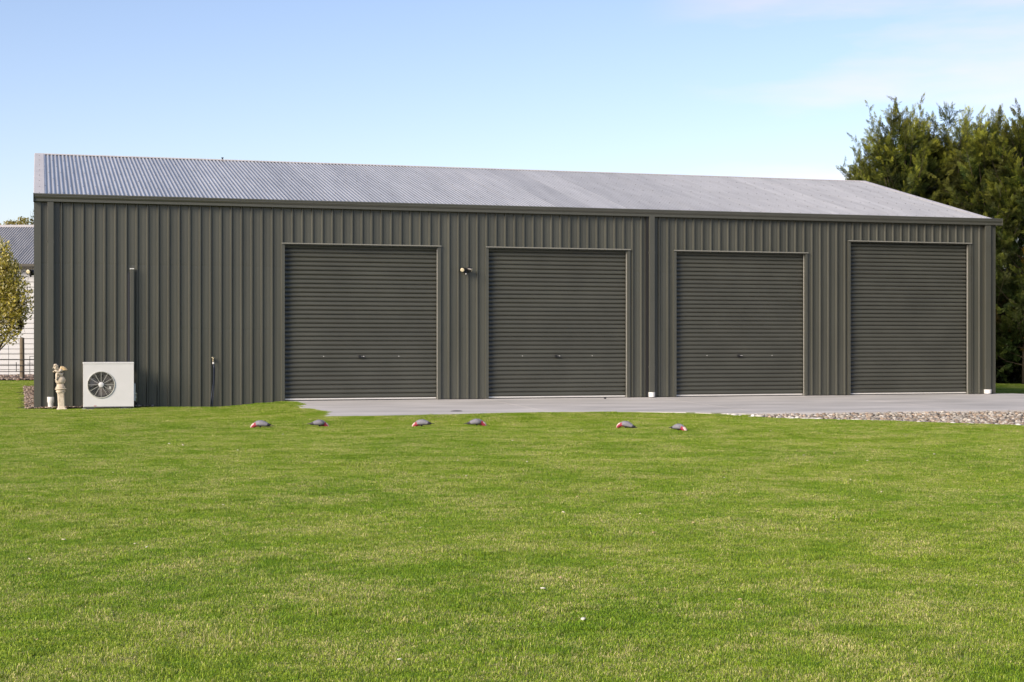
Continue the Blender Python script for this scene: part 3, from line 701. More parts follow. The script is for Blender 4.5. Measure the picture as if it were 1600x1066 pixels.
# stone cherub on a ball and a square pedestal
def skin(name, pts, edges, radii, m, parent, levels=2):
    me = bpy.data.meshes.new(name); me.from_pydata([tuple(p) for p in pts], edges, []); me.materials.append(m)
    o = bpy.data.objects.new(name, me); C.objects.link(o); o.parent = parent
    s = o.modifiers.new('skin', 'SKIN'); s.use_smooth_shade = True
    sv = me.skin_vertices[0].data if me.skin_vertices else None
    if sv is None:
        # the layer is made by the modifier's API in the UI; create it through bmesh
        import bmesh
        b = bmesh.new(); b.from_mesh(me); b.verts.layers.skin.verify(); b.to_mesh(me); b.free(); sv = me.skin_vertices[0].data
    for i, r in enumerate(radii):
        sv[i].radius = r if isinstance(r, tuple) else (r, r)
    sv[0].use_root = True
    u = o.modifiers.new('subsurf', 'SUBSURF'); u.levels = levels; u.render_levels = levels
    return o
def statue():
    p = cam2w(0, 0); X = wall_s(96.5, -0.33); z0 = wall_z(96.5, 641, -0.33)
    t = empty('cherub_statue', (X, -0.33, z0), label='cream stone cherub with wings seated on a ball and pedestal against the wall', cat='statue')
    t.rotation_euler = (0, R(-3.2), R(0))
    H = wall_z(96, 568.5, -.33)-z0
    st = M['stone_statue']
    def sq(name, prof):
        mb = MB(); V = []
        for hw, z in prof:
            c = hw*0.28
            V += [(a*hw-(c if b_ else 0)*a, b*hw-(0 if b_ else c)*b, z) for a, b, b_ in ((1, 1, 0), (1, 1, 1), (-1, 1, 1), (-1, 1, 0), (-1, -1, 0), (-1, -1, 1), (1, -1, 1), (1, -1, 0))]
        m = len(prof); mb.add(V, [(i*8+k, i*8+(k+1) % 8, i*8+8+(k+1) % 8, i*8+8+k) for i in range(m-1) for k in range(8)]+[tuple(range((m-1)*8, m*8))])
        return mb.build(name, st, t)
    ped = sq('pedestal', [(0.094, -0.03), (0.094, 0.018), (0.088, 0.026), (0.070, 0.045), (0.067, 0.06), (0.060, 0.075), (0.060, 0.295), (0.066, 0.305), (0.066, 0.318)])
    MB().lathe([(0.0, 0.312), (0.066, 0.314), (0.076, 0.322), (0.083, 0.336), (0.080, 0.352), (0.070, 0.360), (0.076, 0.366), (0.094, 0.372), (0.100, 0.381), (0.094, 0.390), (0.080, 0.395), (0.084, 0.404), (0.080, 0.420), (0.064, 0.432), (0.062, 0.465), (0.0, 0.468)], 28).build('capital', st, ped, smooth=True)
    MB().ball((0.006, 0, 0.535), (0.089, 0.086, 0.084), 24).build('ball', st, t, smooth=True)
    k = H-0.835
    # seated figure, head turned to the left and resting on crossed arms over a drawn-up knee
    P_ = [(0.030, 0.00, 0.640), (0.026, 0.0, 0.680), (0.012, -0.005, 0.720), (-0.012, -0.012, 0.742), (-0.034, -0.018, 0.752), (-0.062, -0.024, 0.772), (-0.070, -0.024, 0.790),
          (0.030, -0.045, 0.728), (-0.005, -0.080, 0.690), (-0.060, -0.085, 0.712), (-0.085, -0.070, 0.728),
          (-0.030, 0.045, 0.722), (-0.060, 0.020, 0.700), (-0.098, -0.030, 0.702), (-0.108, -0.050, 0.706),
          (0.010, -0.050, 0.640), (-0.050, -0.078, 0.668), (-0.055, -0.082, 0.600), (-0.062, -0.080, 0.560), (-0.085, -0.092, 0.552),
          (0.035, 0.045, 0.638), (-0.020, 0.070, 0.648), (-0.050, 0.072, 0.590), (-0.060, 0.070, 0.555), (-0.085, 0.075, 0.545),
          (0.060, -0.005, 0.632)]
    E_ = [(0, 1), (1, 2), (2, 3), (3, 4), (4, 5), (5, 6), (2, 7), (7, 8), (8, 9), (9, 10), (2, 11), (11, 12), (12, 13), (13, 14), (0, 15), (15, 16), (16, 17), (17, 18), (18, 19), (0, 20), (20, 21), (21, 22), (22, 23), (23, 24), (0, 25)]
    R_ = [0.050, 0.046, 0.042, 0.030, 0.034, 0.048, 0.034, 0.023, 0.021, 0.017, 0.014, 0.023, 0.021, 0.017, 0.014, 0.034, 0.029, 0.022, 0.017, 0.012, 0.034, 0.029, 0.022, 0.017, 0.012, 0.034]
    body = skin('cherub', [(a, b, c+k) for a, b, c in P_], E_, R_, st, t)
    mb = MB()
    for i in range(46):
        th = random.uniform(0, 2*math.pi); ph = random.uniform(-0.25, 1.5)
        c = Vector((-0.062, -0.020, 0.782+k)); d = Vector((math.cos(th)*math.cos(ph), math.sin(th)*math.cos(ph), math.sin(ph)))
        if d.x < -0.3 and d.z < 0.35 and d.y < 0.3: continue
        mb.ball(c+Vector((d.x*0.046, d.y*0.046, d.z*0.044)), random.uniform(0.010, 0.014), 6)
    mb.build('curly_hair', st, body, smooth=True)
    for s, (oy, sp) in enumerate(((-0.035, -0.2), (0.03, 0.5))):
        mb = MB()
        for f in range(6):                                 # feathers fanned out from the shoulder
            a = R(4+f*15); L_ = 0.120-0.005*f
            base = Vector((0.020, oy, 0.712+k)); tip = base+Vector((math.cos(a)*L_*0.95, sp*0.05, math.sin(a)*L_*0.80))
            mid = (base+tip)/2+Vector((0.0, 0.0, 0.016))
            mb.ring([base, mid, tip], [(0.010, 0.014), (0.012, 0.021), (0.006, 0.011)], 8)
        mb.build('wing', M['stone_gold'] if s == 0 else st, t, smooth=True)
    # face: nose and brow on the head
    mb = MB().ball((-0.108, -0.040, 0.764+k), (0.008, 0.006, 0.008), 6); mb.ball((-0.100, -0.052, 0.774+k), (0.006, 0.006, 0.004), 6); mb.ball((-0.104, -0.022, 0.774+k), (0.006, 0.006, 0.004), 6)
    mb.build('face_relief', st, body, smooth=True)
statue()

# ---------------------------------------------------------------- galahs feeding on the lawn
def galah_meshes():
    #        x      z     half width, half height
    prof = [(-0.175, 0.052, 0.010, 0.003), (-0.135, 0.058, 0.016, 0.005), (-0.095, 0.066, 0.020, 0.009), (-0.070, 0.073, 0.030, 0.018), (-0.040, 0.078, 0.040, 0.027),
            (0.000, 0.080, 0.047, 0.037), (0.035, 0.077, 0.047, 0.039), (0.064, 0.070, 0.040, 0.034), (0.088, 0.060, 0.033, 0.029), (0.108, 0.046, 0.033, 0.030), (0.124, 0.029, 0.030, 0.027), (0.131, 0.014, 0.022, 0.019), (0.132, 0.004, 0.008, 0.008)]
    seg = 16; V = []; mb = MB(); n = len(prof)
    for i, (x, z, a, b) in enumerate(prof):
        x0, z0 = prof[max(i-1, 0)][:2]; x1, z1 = prof[min(i+1, n-1)][:2]; t = Vector((x1-x0, 0, z1-z0)).normalized(); nn = Vector((-t.z, 0, t.x))
        for k in range(seg):
            q = 2*math.pi*k/seg; p = Vector((x, 0, z))+Vector((0, 1, 0))*math.cos(q)*a+nn*math.sin(q)*b; V.append(p)
    fs = []; mi = []
    for i in range(n-1):
        for k in range(seg):
            s = math.sin(2*math.pi*(k+0.5)/seg); fs.append((i*seg+k, i*seg+(k+1) % seg, (i+1)*seg+(k+1) % seg, (i+1)*seg+k))
            if i <= 1: m = 3
            elif i <= 3: m = 0 if s > -0.5 else 1
            elif i <= 6: m = 0 if s > 0.15 else 1
            elif i == 7: m = 0 if s > 0.75 else 1
            elif i >= 8: m = 2 if s > (0.42 if i < 10 else 0.2) else 1
            mi.append(m)
    fs += [tuple(range(seg))[::-1], tuple(range((n-1)*seg, n*seg))]; mi += [3, 2]
    mb.v = [tuple(p) for p in V]; mb.f = fs; mb.m = mi
    return mb
def galah():
    t = empty('galah', (0, 0, 0), cat='bird', group='galahs feeding on the lawn')
    b = galah_meshes().build('body', [M['galah_grey'], M['galah_pink'], M['galah_crown'], M['galah_dark']], t, smooth=True)
    for s in (-1, 1):
        mb = MB(); V = []; rows = [(0.060, 0.078, 0.014), (0.038, 0.084, 0.028), (0.0, 0.082, 0.033), (-0.045, 0.075, 0.026), (-0.085, 0.066, 0.016), (-0.128, 0.058, 0.006)]
        for i, (x, z, h) in enumerate(rows):
            for k in range(7):
                q = R(-58+k*23); wdt = [0.040, 0.049, 0.051, 0.040, 0.026, 0.013][i]
                V.append((x-0.010*math.sin(q), s*(wdt*math.cos(q)*1.04+0.002), z+h*math.sin(q)*1.12-0.004))
        f = [(i*7+k, i*7+k+1, i*7+k+8, i*7+k+7) for i in range(5) for k in range(6)]
        mb.add(V, f if s > 0 else [q[::-1] for q in f])
        mb.m = [1 if i == 4 or (k < 1 and i > 1) else 0 for i in range(5) for k in range(6)]
        wg = mb.build('wing', [M['galah_grey'], M['galah_dark']], t, smooth=True)
        so_ = wg.modifiers.new('thickness', 'SOLIDIFY'); so_.thickness = 0.004
        MB().ring([(0.008, s*0.022, 0.045), (0.010, s*0.022, 0.0), (0.030, s*0.022, -0.002)], [0.008, 0.005, 0.004], 6).build('leg', M['galah_dark'], t)
        MB().ball((0.119, s*0.0295, 0.036), 0.0042, 6).build('eye', M['black'], t, smooth=True)
    MB().ring([(0.128, 0, 0.016), (0.139, 0, 0.006), (0.136, 0, -0.006), (0.128, 0, -0.010)], [(0.012, 0.011), (0.010, 0.009), (0.005, 0.005), (0.001, 0.001)], 8).build('beak', M['horn'], t, smooth=True)
    return t
g0 = galah()
# pixel, turn from the picture's right-hand direction, scale, forward pitch, label
BIRDS = [((408, 667.5), 176, 1.0, 0, 'galah furthest left on the lawn, pecking with its head to the left'),
         ((498, 666.5), 20, 0.97, 4, 'galah just below the left corner of the concrete, hunched with its head to the right'),
         ((660, 665.5), 168, 1.0, 4, 'galah below the right edge of the first roller door, head to the left'),
         ((744, 663.5), 8, 1.0, 0, 'galah on the lawn between the first two roller doors, pale head to the right'),
         ((978, 669), 160, 0.93, -9, 'galah below the second roller door with its head raised a little to the left'),
         ((1060, 673.5), -42, 0.90, 3, 'smallest looking galah, furthest right, turned towards the lawn with a pale crown')]
for i, ((px, py), a, sc, pitch, lab) in enumerate(BIRDS):
    g = g0 if i == 0 else copy_tree(g0)
    p = gp(px, py); g.location = (p.x, p.y, float(lawn_h(p.x, p.y))-0.022); g.rotation_euler = (0, R(pitch), R(a)-TH); g.scale = (sc*1.05, sc*1.08, sc*1.17); g['label'] = lab

# ---------------------------------------------------------------- neighbouring house, fence
def house():
    Y0 = 50.0; rz = -TH
    def q(X, dY, z): return cam2w(X, Y0+dY, z)
    zg = 0.17; ze = CZ+(538.8-416)*Y0/F; zr = CZ+(538.8-353)*(Y0+3.3)/F
    org = cam2w(-24.5, Y0); t = empty('weatherboard_house', (org.x, org.y, zg), rz, label='white weatherboard house with a corrugated iron roof behind the left end of the shed', cat='house')
    W = 14.5; D = 6.6; he = ze-zg; hr = zr-zg; bh = (wall_bh := 11.05*Y0/F*0.72)
    bh = 0.1635; n = int(he/bh)
    MB().box(0.02, W-0.02, 0.03, D-0.03, 0, he-0.03).build('wall_frame', M['weatherboard'], t)
    mb = MB().add([(0, 0.016, 0), (W, 0.016, 0), (W, 0.022, bh+0.012), (0, 0.022, bh+0.012), (0, -0.022, 0.004), (W, -0.022, 0.004), (W, 0.008, bh+0.004), (0, 0.008, bh+0.004)], [(4, 5, 6, 7), (0, 1, 5, 4)[::-1], (3, 2, 6, 7)[::-1], (0, 4, 7, 3)[::-1], (1, 5, 6, 2)])
    me = mb.mesh('board', M['weatherboard'])
    top = he-0.17
    for i in range(int(top/bh)+1):
        z = top-(i+1)*bh
        if z < -0.12: break
        inst(me, 'board', t, (0, 0, z))
    MB().box(0, W, -0.05, 0.025, he-0.165, he-0.05).build('frieze_board', M['weatherboard'], t)
    MB().box(-0.3, W+0.3, -0.30, 0.0, he-0.049, he-0.030).build('soffit', M['weatherboard'], t)
    g = MB(); gp_ = [(-0.28, he+0.05), (-0.28, he-0.045), (-0.40, he-0.045), (-0.42, he-0.01), (-0.43, he+0.05), (-0.42, he+0.055)]
    g.add([(x, y, z) for x in (-0.35, W+0.35) for y, z in gp_], [(i+1, i, i+6, i+7) for i in range(5)]); g.build('gutter', M['house_trim'], t)
    sl = (hr-he)/(D/2+0.36)
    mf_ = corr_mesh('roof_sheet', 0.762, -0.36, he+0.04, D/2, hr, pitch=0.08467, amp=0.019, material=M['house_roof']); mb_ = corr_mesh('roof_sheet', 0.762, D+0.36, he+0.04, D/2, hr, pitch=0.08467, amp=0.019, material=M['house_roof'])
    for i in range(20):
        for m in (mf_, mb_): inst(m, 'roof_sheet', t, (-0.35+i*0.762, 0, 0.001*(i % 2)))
    MB().add([(x, y, z) for x in (-0.35, W+0.4) for y, z in ((D/2-0.17, hr-0.17*sl+0.012), (D/2-0.02, hr+0.02), (D/2, hr+0.035), (D/2+0.02, hr+0.02), (D/2+0.17, hr-0.17*sl+0.012))], [(i, i+5, i+6, i+1) for i in range(4)]).build('ridge_cap', M['zinc_cap'], t)
    for x, s in ((0, 1), (W, -1)):
        MB().add([(x, 0.03, he-0.03), (x, D-0.03, he-0.03), (x, D/2, hr-0.06), (x+s*.1, 0.03, he-0.03), (x+s*.1, D-0.03, he-0.03), (x+s*.1, D/2, hr-0.06)], [(0, 1, 2), (5, 4, 3), (0, 2, 5, 3), (1, 4, 5, 2)]).build('gable', M['weatherboard'], t)
house()
def fence():
    Yf = 45.5; t = empty('post_and_wire_fence', cam2w(-16, Yf, 0.0), -TH, label='timber post fence with thin dark wires in front of the white house', cat='fence')
    def X(px): return (px-800)/F*Yf+16
    zb = CZ-(598-538.8)*Yf/F; zt = CZ-(527.5-538.8)*Yf/F
    for px in (34.5, -95, -225, 165, 295):
        x = X(px); mb = MB()
        mb.ring([(x, 0, zb-0.1), (x+0.003, 0, zb+0.5), (x-0.003, 0.0, zt-0.01), (x, 0, zt)], [0.070, 0.067, 0.066, 0.058], 14)
        mb.build('post', M['post_wood'], t, auto=40)
    for py, r in ((552, 0.004), (562, 0.011), (571, 0.011), (580.5, 0.011)):
        z = CZ-(py-538.8)*Yf/F
        pts = [(X(-260)+i*0.6, -0.075, z-0.006*abs(math.sin(i*0.62))) for i in range(22)]
        MB().ring(pts, r, 5).build('wire', M['wire'], t)
    for px in (15, ): MB().ring([(X(px), -0.085, zb), (X(px), -0.085, CZ-(540-538.8)*Yf/F)], 0.006, 5).build('dropper', M['wire'], t)
    o = MB().ring([(X(27), -0.09, CZ-(581-538.8)*Yf/F), (X(27), -0.09, CZ-(566-538.8)*Yf/F)], 0.012, 6).build('insulator', M['wire'], t)
fence()
def trellis():
    Y = 47.5; t = empty('metal_frame', cam2w((46-800)/F*Y, Y, -0.02), -TH, label='small thin dark metal frame standing beside the fence post near the white house', cat='frame')
    def X(px): return (px-46)/F*Y
    def Z(py): return CZ-(py-538.8)*Y/F+0.02
    for px, a, b in ((46.6, 588, 557), (53.5, 588, 557)): MB().ring([(X(px), 0, Z(a)), (X(px), 0, Z(b))], 0.010, 6).build('upright', M['wire'], t)
    for py, a, b in ((557, 46, 54.5), (567.5, 43, 52), (569.5, 43, 52)): MB().ring([(X(a), 0.0, Z(py)), (X(b), 0.0, Z(py))], 0.008, 6).build('rail', M['wire'], t)
trellis()

# garden bed below the house, bark strip along the shed foot
def patch(name, poly, dz, m, n=26):
    xs = np.linspace(min(p.x for p in poly), max(p.x for p in poly), n*3); ys = np.linspace(min(p.y for p in poly), max(p.y for p in poly), n*3)
    X, Y = np.meshgrid(xs, ys); inn = inpoly(X, Y, poly); Z = lawn_h(X, Y)+dz+0.012*np.sin(X*9+Y*4)*np.cos(Y*11)
    idx = np.arange(X.size).reshape(X.shape); c = inn[:-1, :-1] & inn[1:, 1:] & inn[1:, :-1] & inn[:-1, 1:]
    Fc = np.stack([idx[:-1, :-1], idx[:-1, 1:], idx[1:, 1:], idx[1:, :-1]], -1)[c]
    o = inst(np_mesh(name, np.stack([X, Y, Z], -1).reshape(-1, 3), Fc, m), name); sharp(o.data, 80); tag(o, kind='structure')
patch('garden_bed', GBED, 0.03, M['mulch']); patch('mulch_strip', BED, 0.02, M['mulch'], 50)

def ico(sub=1):
    import bmesh
    b = bmesh.new(); bmesh.ops.create_icosphere(b, subdivisions=sub, radius=1); V = np.array([v.co[:] for v in b.verts]); Fc = np.array([[v.index for v in f.verts] for f in b.faces]); b.free(); return V, Fc
def scatter_stones(name, pts, sizes, cols, m, flat=0.6, sub=1, **k):
    V0, F0 = ico(sub); Vs = []; Fs = []; Cs = []
    for i, (p, s) in enumerate(zip(pts, sizes)):
        a = rng.uniform(0.65, 1.35, 3); a[2] *= flat
        V = V0*a*s*(1+rng.normal(0, 0.11, (len(V0), 1))); th = rng.uniform(0, 6.28); c, sn = math.cos(th), math.sin(th); tl = rng.normal(0, 0.3)
        V = V @ np.array([[1, 0, 0], [0, math.cos(tl), -math.sin(tl)], [0, math.sin(tl), math.cos(tl)]]) @ np.array([[c, -sn, 0], [sn, c, 0], [0, 0, 1]])
        Vs.append(V+p); Fs.append(F0+i*len(V0)); Cs.append(np.repeat(cols[i][None], len(V0), 0))
    o = inst(np_mesh(name, np.concatenate(Vs), np.concatenate(Fs), m, np.concatenate(Cs)), name); return tag(o, kind='stuff', **k)
def gravel():
    xs0_, xs1_ = min(p.x for p in GR_POLY), max(p.x for p in GR_POLY); ys0_, ys1_ = min(p.y for p in GR_POLY), max(p.y for p in GR_POLY)
    P0 = np.stack([rng.uniform(xs0_, xs1_, 30000), rng.uniform(ys0_, ys1_, 30000)], 1); P0 = P0[inpoly(P0[:, 0], P0[:, 1], GR_POLY)][:7500]
    pal = np.array([(0.62, 0.60, 0.57), (0.48, 0.45, 0.41), (0.40, 0.33, 0.27), (0.52, 0.42, 0.34), (0.26, 0.24, 0.23), (0.58, 0.52, 0.47), (0.70, 0.68, 0.66)])
    # the row along the grass edge is larger and whiter
    fx_ = np.array([p.x for p in GR_FRONT]); fy_ = np.array([p.y for p in GR_FRONT]); edge = P0[:, 1]-np.interp(P0[:, 0], fx_, fy_)
    col = pal[rng.choice(len(pal), len(P0), p=[.14, .2, .17, .17, .1, .14, .08])]*rng.uniform(.35, .85, (len(P0), 1))*np.array([.97, .95, .90]); near = edge < 0.35
    wh = pal[rng.choice([0, 5, 6], len(P0), p=[.5, .2, .3])]; col[near] = (wh*rng.uniform(.55, .95, (len(P0), 1)))[near]
    size = rng.uniform(0.016, 0.05, len(P0)); size[near] *= 1.35
    z = np.array([apron_z(y) for y in P0[:, 1]])-0.05+rng.uniform(0, 0.03, len(P0))
    scatter_stones('gravel', np.column_stack([P0, z]), size, col, M['gravel_stone'], label='strip of mixed river stones between the concrete and the lawn', cat='gravel')
    mb = MB(); q = [(p.x, p.y, apron_z(p.y)-0.07) for p in GR_POLY]
    o = mb.add(q, [tuple(range(len(q)))]).build('gravel_base', M['mulch']); bm_tri(o); tag(o, kind='structure')
gravel()
def chips(name, poly, n, lab, sz=(0.012, 0.035), cat='mulch', greys=False):
    xs = [p.x for p in poly]; ys = [p.y for p in poly]
    P0 = np.stack([rng.uniform(min(xs), max(xs), n*6), rng.uniform(min(ys), max(ys), n*6)], 1); P0 = P0[inpoly(P0[:, 0], P0[:, 1], poly)][:n]
    pal = np.array([(0.16, 0.10, 0.07), (0.26, 0.20, 0.15), (0.09, 0.065, 0.05), (0.34, 0.28, 0.23), (0.30, 0.24, 0.22)]); col = pal[rng.integers(0, 5, len(P0))]*rng.uniform(.7, 1.2, (len(P0), 1))
    scatter_stones(name, np.column_stack([P0, lawn_h(P0[:, 0], P0[:, 1])+0.03]), rng.uniform(*sz, len(P0)), col, M['gravel_stone'], flat=0.45, sub=1, label=lab, cat=cat)
chips('bark_mulch', BED, 1800, 'brown bark mulch strip along the left foot of the shed')
chips('garden_mulch', [cam2w(-19, 44.25), cam2w(-13, 44.25), cam2w(-13, 49.9), cam2w(-19, 49.9)], 2200, 'reddish brown mulch bed in front of the white house', (0.02, 0.06))
# a few pale dry bits lying in the grass
LP_ = np.array([list(cam2w(px2, Yq)[:2]) for px2, Yq in zip(rng.uniform(-5.5, 5.5, 90), rng.uniform(5, 22, 90)) if abs(px2) < 0.33*Yq])
lc_ = np.array([(0.62, 0.60, 0.52), (0.42, 0.33, 0.18), (0.55, 0.50, 0.36)])[rng.integers(0, 3, len(LP_))]
scatter_stones('leaf_litter', np.column_stack([LP_, lawn_h(LP_[:, 0], LP_[:, 1])+0.018]), rng.uniform(0.006, 0.014, len(LP_)), lc_, M['gravel_stone'], flat=0.3, sub=1, label='small pale dry bits of leaf scattered over the lawn', cat='leaf litter')
# litter on the apron
p = gp(719, 644.2); o = MB().ball((0, 0, 0.006), (0.11, 0.05, 0.014), 10).build('fallen_leaf', M['black_rubber']); o.location = (p.x, p.y+0.25, apron_z(p.y)); tag(o, 'small dark dry leaf lying on the concrete edge behind the galahs', 'leaf')
o = MB().ball((0, 0, 0.012), (0.028, 0.02, 0.016), 8).build('pebble', M['black_rubber']); p = gp(945.5, 624.5); o.location = (p.x, p.y, 0.001); tag(o, 'small dark pebble on the concrete before the second roller door', 'pebble')

# ---------------------------------------------------------------- trees
def rotz(V, a): c, s = math.cos(a), math.sin(a); return V @ np.array([[c, s, 0], [-s, c, 0], [0, 0, 1]])
def frond(n=13, L_=1.0):
    """a flat feathery cypress spray along +x: overlapping pointed leaflets"""
    V = []
    for i in range(n):
        t = i/n; 
        for s in (-1, 1):
            a = s*R(34+18*(1-t)+random.uniform(-12, 12)); l = 0.34*(1-t)**0.6+0.12; w_ = 0.026+0.014*(1-t)
            b = np.array([t*0.92, 0, 0.05*math.sin(t*3)]); d = np.array([math.cos(a), math.sin(a), random.uniform(-.25, .35)]); nrm = np.array([-d[1], d[0], random.uniform(-.4, .4)])
            V += [b-nrm*w_, b+d*l*0.55+nrm*w_*1.1, b+d*l]
    V += [[0.7, -0.02, 0], [0.7, 0.02, 0.01], [1.05, 0, 0.03]]
    return np.array(V)*L_
FR = [frond(), frond(15), frond(11)]
def bake_fronds(P, D, Lh, cols, mat_, name, parent):
    """P origins, D directions, Lh lengths; every frond gets its own roll"""
    Vs = []; Cs = []
    for p, d, l, c in zip(P, D, Lh, cols):
        F_ = FR[rng.integers(3)]; d = d/np.linalg.norm(d); u = rng.normal(0, 1, 3); a = np.cross(d, u); a /= np.linalg.norm(a); b = np.cross(a, d)
        V = F_*l; W_ = V[:, :1]*d+V[:, 1:2]*a+V[:, 2:3]*b; W_[:, 2] += -0.0*V[:, 0]
        Vs.append(W_+p)
        Cs.append(np.repeat(c[None], len(V), 0)*np.repeat(rng.uniform(0.7, 1.35, len(V)//3), 3)[:, None])
    V = np.concatenate(Vs); Fc = np.arange(len(V)).reshape(-1, 3)
    return inst(np_mesh(name, V, Fc, mat_, np.concatenate(Cs)), name, parent)
def cypress(X, Y, H, Rd, label, seed, nlimb=70, leaders=(), group='cypress trees behind the shed', per=14, flen=(0.30, 0.58), zlo=0.05):
    global rng
    r_ = np.random.default_rng(seed); rng = r_; random.seed(seed)
    o = cam2w(X, Y); zg = float(lawn_h(o.x, o.y)); t = empty('cypress_tree', (o.x, o.y, zg), -TH, label=label, cat='tree', group=group)
    tr = MB(); tr.ring([(0, 0, -0.2), (0.02, 0.01, H*0.3), (-0.03, 0.02, H*0.5), (0.0, 0, H*0.70)], [0.22, 0.17, 0.09, 0.02], 10); tr.build('trunk', M['bark'], t, smooth=True)
    P_ = []; D_ = []; L_ = []; C_ = []; lm = MB()
    def limb(p0, p1, n, fl):
        p0 = np.array(p0); p1 = np.array(p1); ax = p1-p0; ln = np.linalg.norm(ax); ax /= ln
        bend = np.array([0, 0, 0.10*ln]); mid = (p0+p1)/2-bend
        lm.ring([tuple(p0), tuple(mid), tuple(p1)], [0.016*(ln/3)**.5, 0.009, 0.003], 5, caps=False)
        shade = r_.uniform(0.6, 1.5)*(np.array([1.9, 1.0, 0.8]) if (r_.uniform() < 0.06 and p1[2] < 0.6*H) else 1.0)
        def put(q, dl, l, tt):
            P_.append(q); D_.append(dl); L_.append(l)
            tipc = np.clip((tt-0.30)/0.65, 0, 1)*r_.uniform(0.35, 1)*(0.22+0.78*min(1, q[2]/H)**2); base = np.array([0.026, 0.047, 0.012]); tip = np.array([0.38, 0.37, 0.040])  # evening sun painted in: outer, higher fronds yellower, inner ones darker
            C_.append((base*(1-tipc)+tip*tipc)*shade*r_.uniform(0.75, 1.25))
        for i in range(n):
            tt = 0.15+0.85*((i+r_.uniform(0, 1))/n)**0.8; q = (1-tt)**2*p0+2*tt*(1-tt)*mid+tt*tt*p1
            # a side branchlet with its own short fronds
            sd = ax*0.9+r_.normal(0, 0.62, 3)+np.array([0, 0, 0.45]); sd /= np.linalg.norm(sd); sl = r_.uniform(*fl)*(1.15-0.7*tt)*1.30
            for j in range(6):
                u = (j+0.6)/6; put(q+sd*sl*u, sd+r_.normal(0, 0.55*(1.1-u), 3), sl*(0.62-0.22*u), tt*0.55+0.45*u)
    for i in range(nlimb):
        z0 = H*(zlo+0.72*(i+0.5)/nlimb); az = i*2.39996+r_.normal(0, .3); rel = z0/H
        rad = Rd*(1.0-0.62*max(0, (rel-0.35)/0.65))*r_.uniform(0.72, 1.12); rise = rad*r_.uniform(0.25, 0.75)+0.3*rel
        limb((0, 0, z0), (rad*math.cos(az), rad*math.sin(az), z0+rise), per, flen)
    for i in range(20):
        az = i*2.4+r_.normal(0, .4); rr = Rd*r_.uniform(0.10, 1.0); zt_ = H*(1.0-0.26*rr/Rd*r_.uniform(0.3, 1.4))
        zs_ = zt_-r_.uniform(1.3, 2.2)
        limb((rr*0.35*math.cos(az), rr*0.35*math.sin(az), zs_), (rr*math.cos(az), rr*math.sin(az), zt_-0.25), int(per*0.8), (flen[0]*1.0, flen[1]*1.05))
    for (dx, dy, z0, dx1, dy1, z1) in leaders: limb((dx, dy, z0), (dx1, dy1, z1), int(per*2.4), (flen[0]*0.8, flen[1]*0.75))
    lm.build('limbs', M['bark'], t, smooth=True); tag(t.children[-1], kind='stuff')
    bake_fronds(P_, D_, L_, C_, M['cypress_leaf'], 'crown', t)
    return t
def px2X(px, Y): return (px-800)/F*Y
def pz(py, Y): return CZ+(538.8-py)/F*Y
CY_ = [(1412, 47.6, 147, 1.85, 'cypress second from left, thin branches leaning out over the far roof end'),
       (1376, 49.0, 200, 1.35, 'lowest cypress, furthest left, just showing above the ridge end of the shed'),
       (1478, 48.6, 147, 1.75, 'cypress with a twin pointed top, third from the left behind the shed'),
       (1545, 47.0, 152, 1.75, 'cypress directly behind the right corner of the shed'),
       (1608, 46.2, 140, 1.7, 'tall cypress at the right edge of the photo, beside the shed corner'),
       (1690, 45.8, 150, 1.8, 'cypress just beyond the right edge of the photo')       ,(1450, 52.0, 196, 1.9, 'dark cypress standing behind the two leftmost cypresses')
       ,(1535, 51.4, 178, 1.9, 'dark cypress half hidden behind the cypress at the shed corner')
       ,(1625, 50.8, 170, 2.0, 'dark cypress at the right edge, behind the tall one')]
for i, (px, Y, py, rd, lab) in enumerate(CY_):
    H = pz(py, Y)+0.1
    ld = []
    if i == 0:
        k = Y/F
        ld = [(0, -.3, 4.2, (1352-px)*k, -.4, pz(163, Y)), (0, -.2, 3.4, (1330-px)*k, -.3, pz(212, Y)), (0, -.5, 3.2, (1326-px)*k, -.6, pz(236, Y)), (0, -.4, 2.6, (1318-px)*k, -.5, pz(268, Y)), (0, 0, 5.0, (1400-px)*k, 0, pz(147, Y)), (0, -.2, 3.5, (1362-px)*k, .2, pz(196, Y)), (0, -.2, 4.5, (1440-px)*k, 0, pz(148, Y))]
    CT = cypress(px2X(px, Y), Y, H, rd, lab, 100+i, nlimb=92, leaders=ld, per=14)
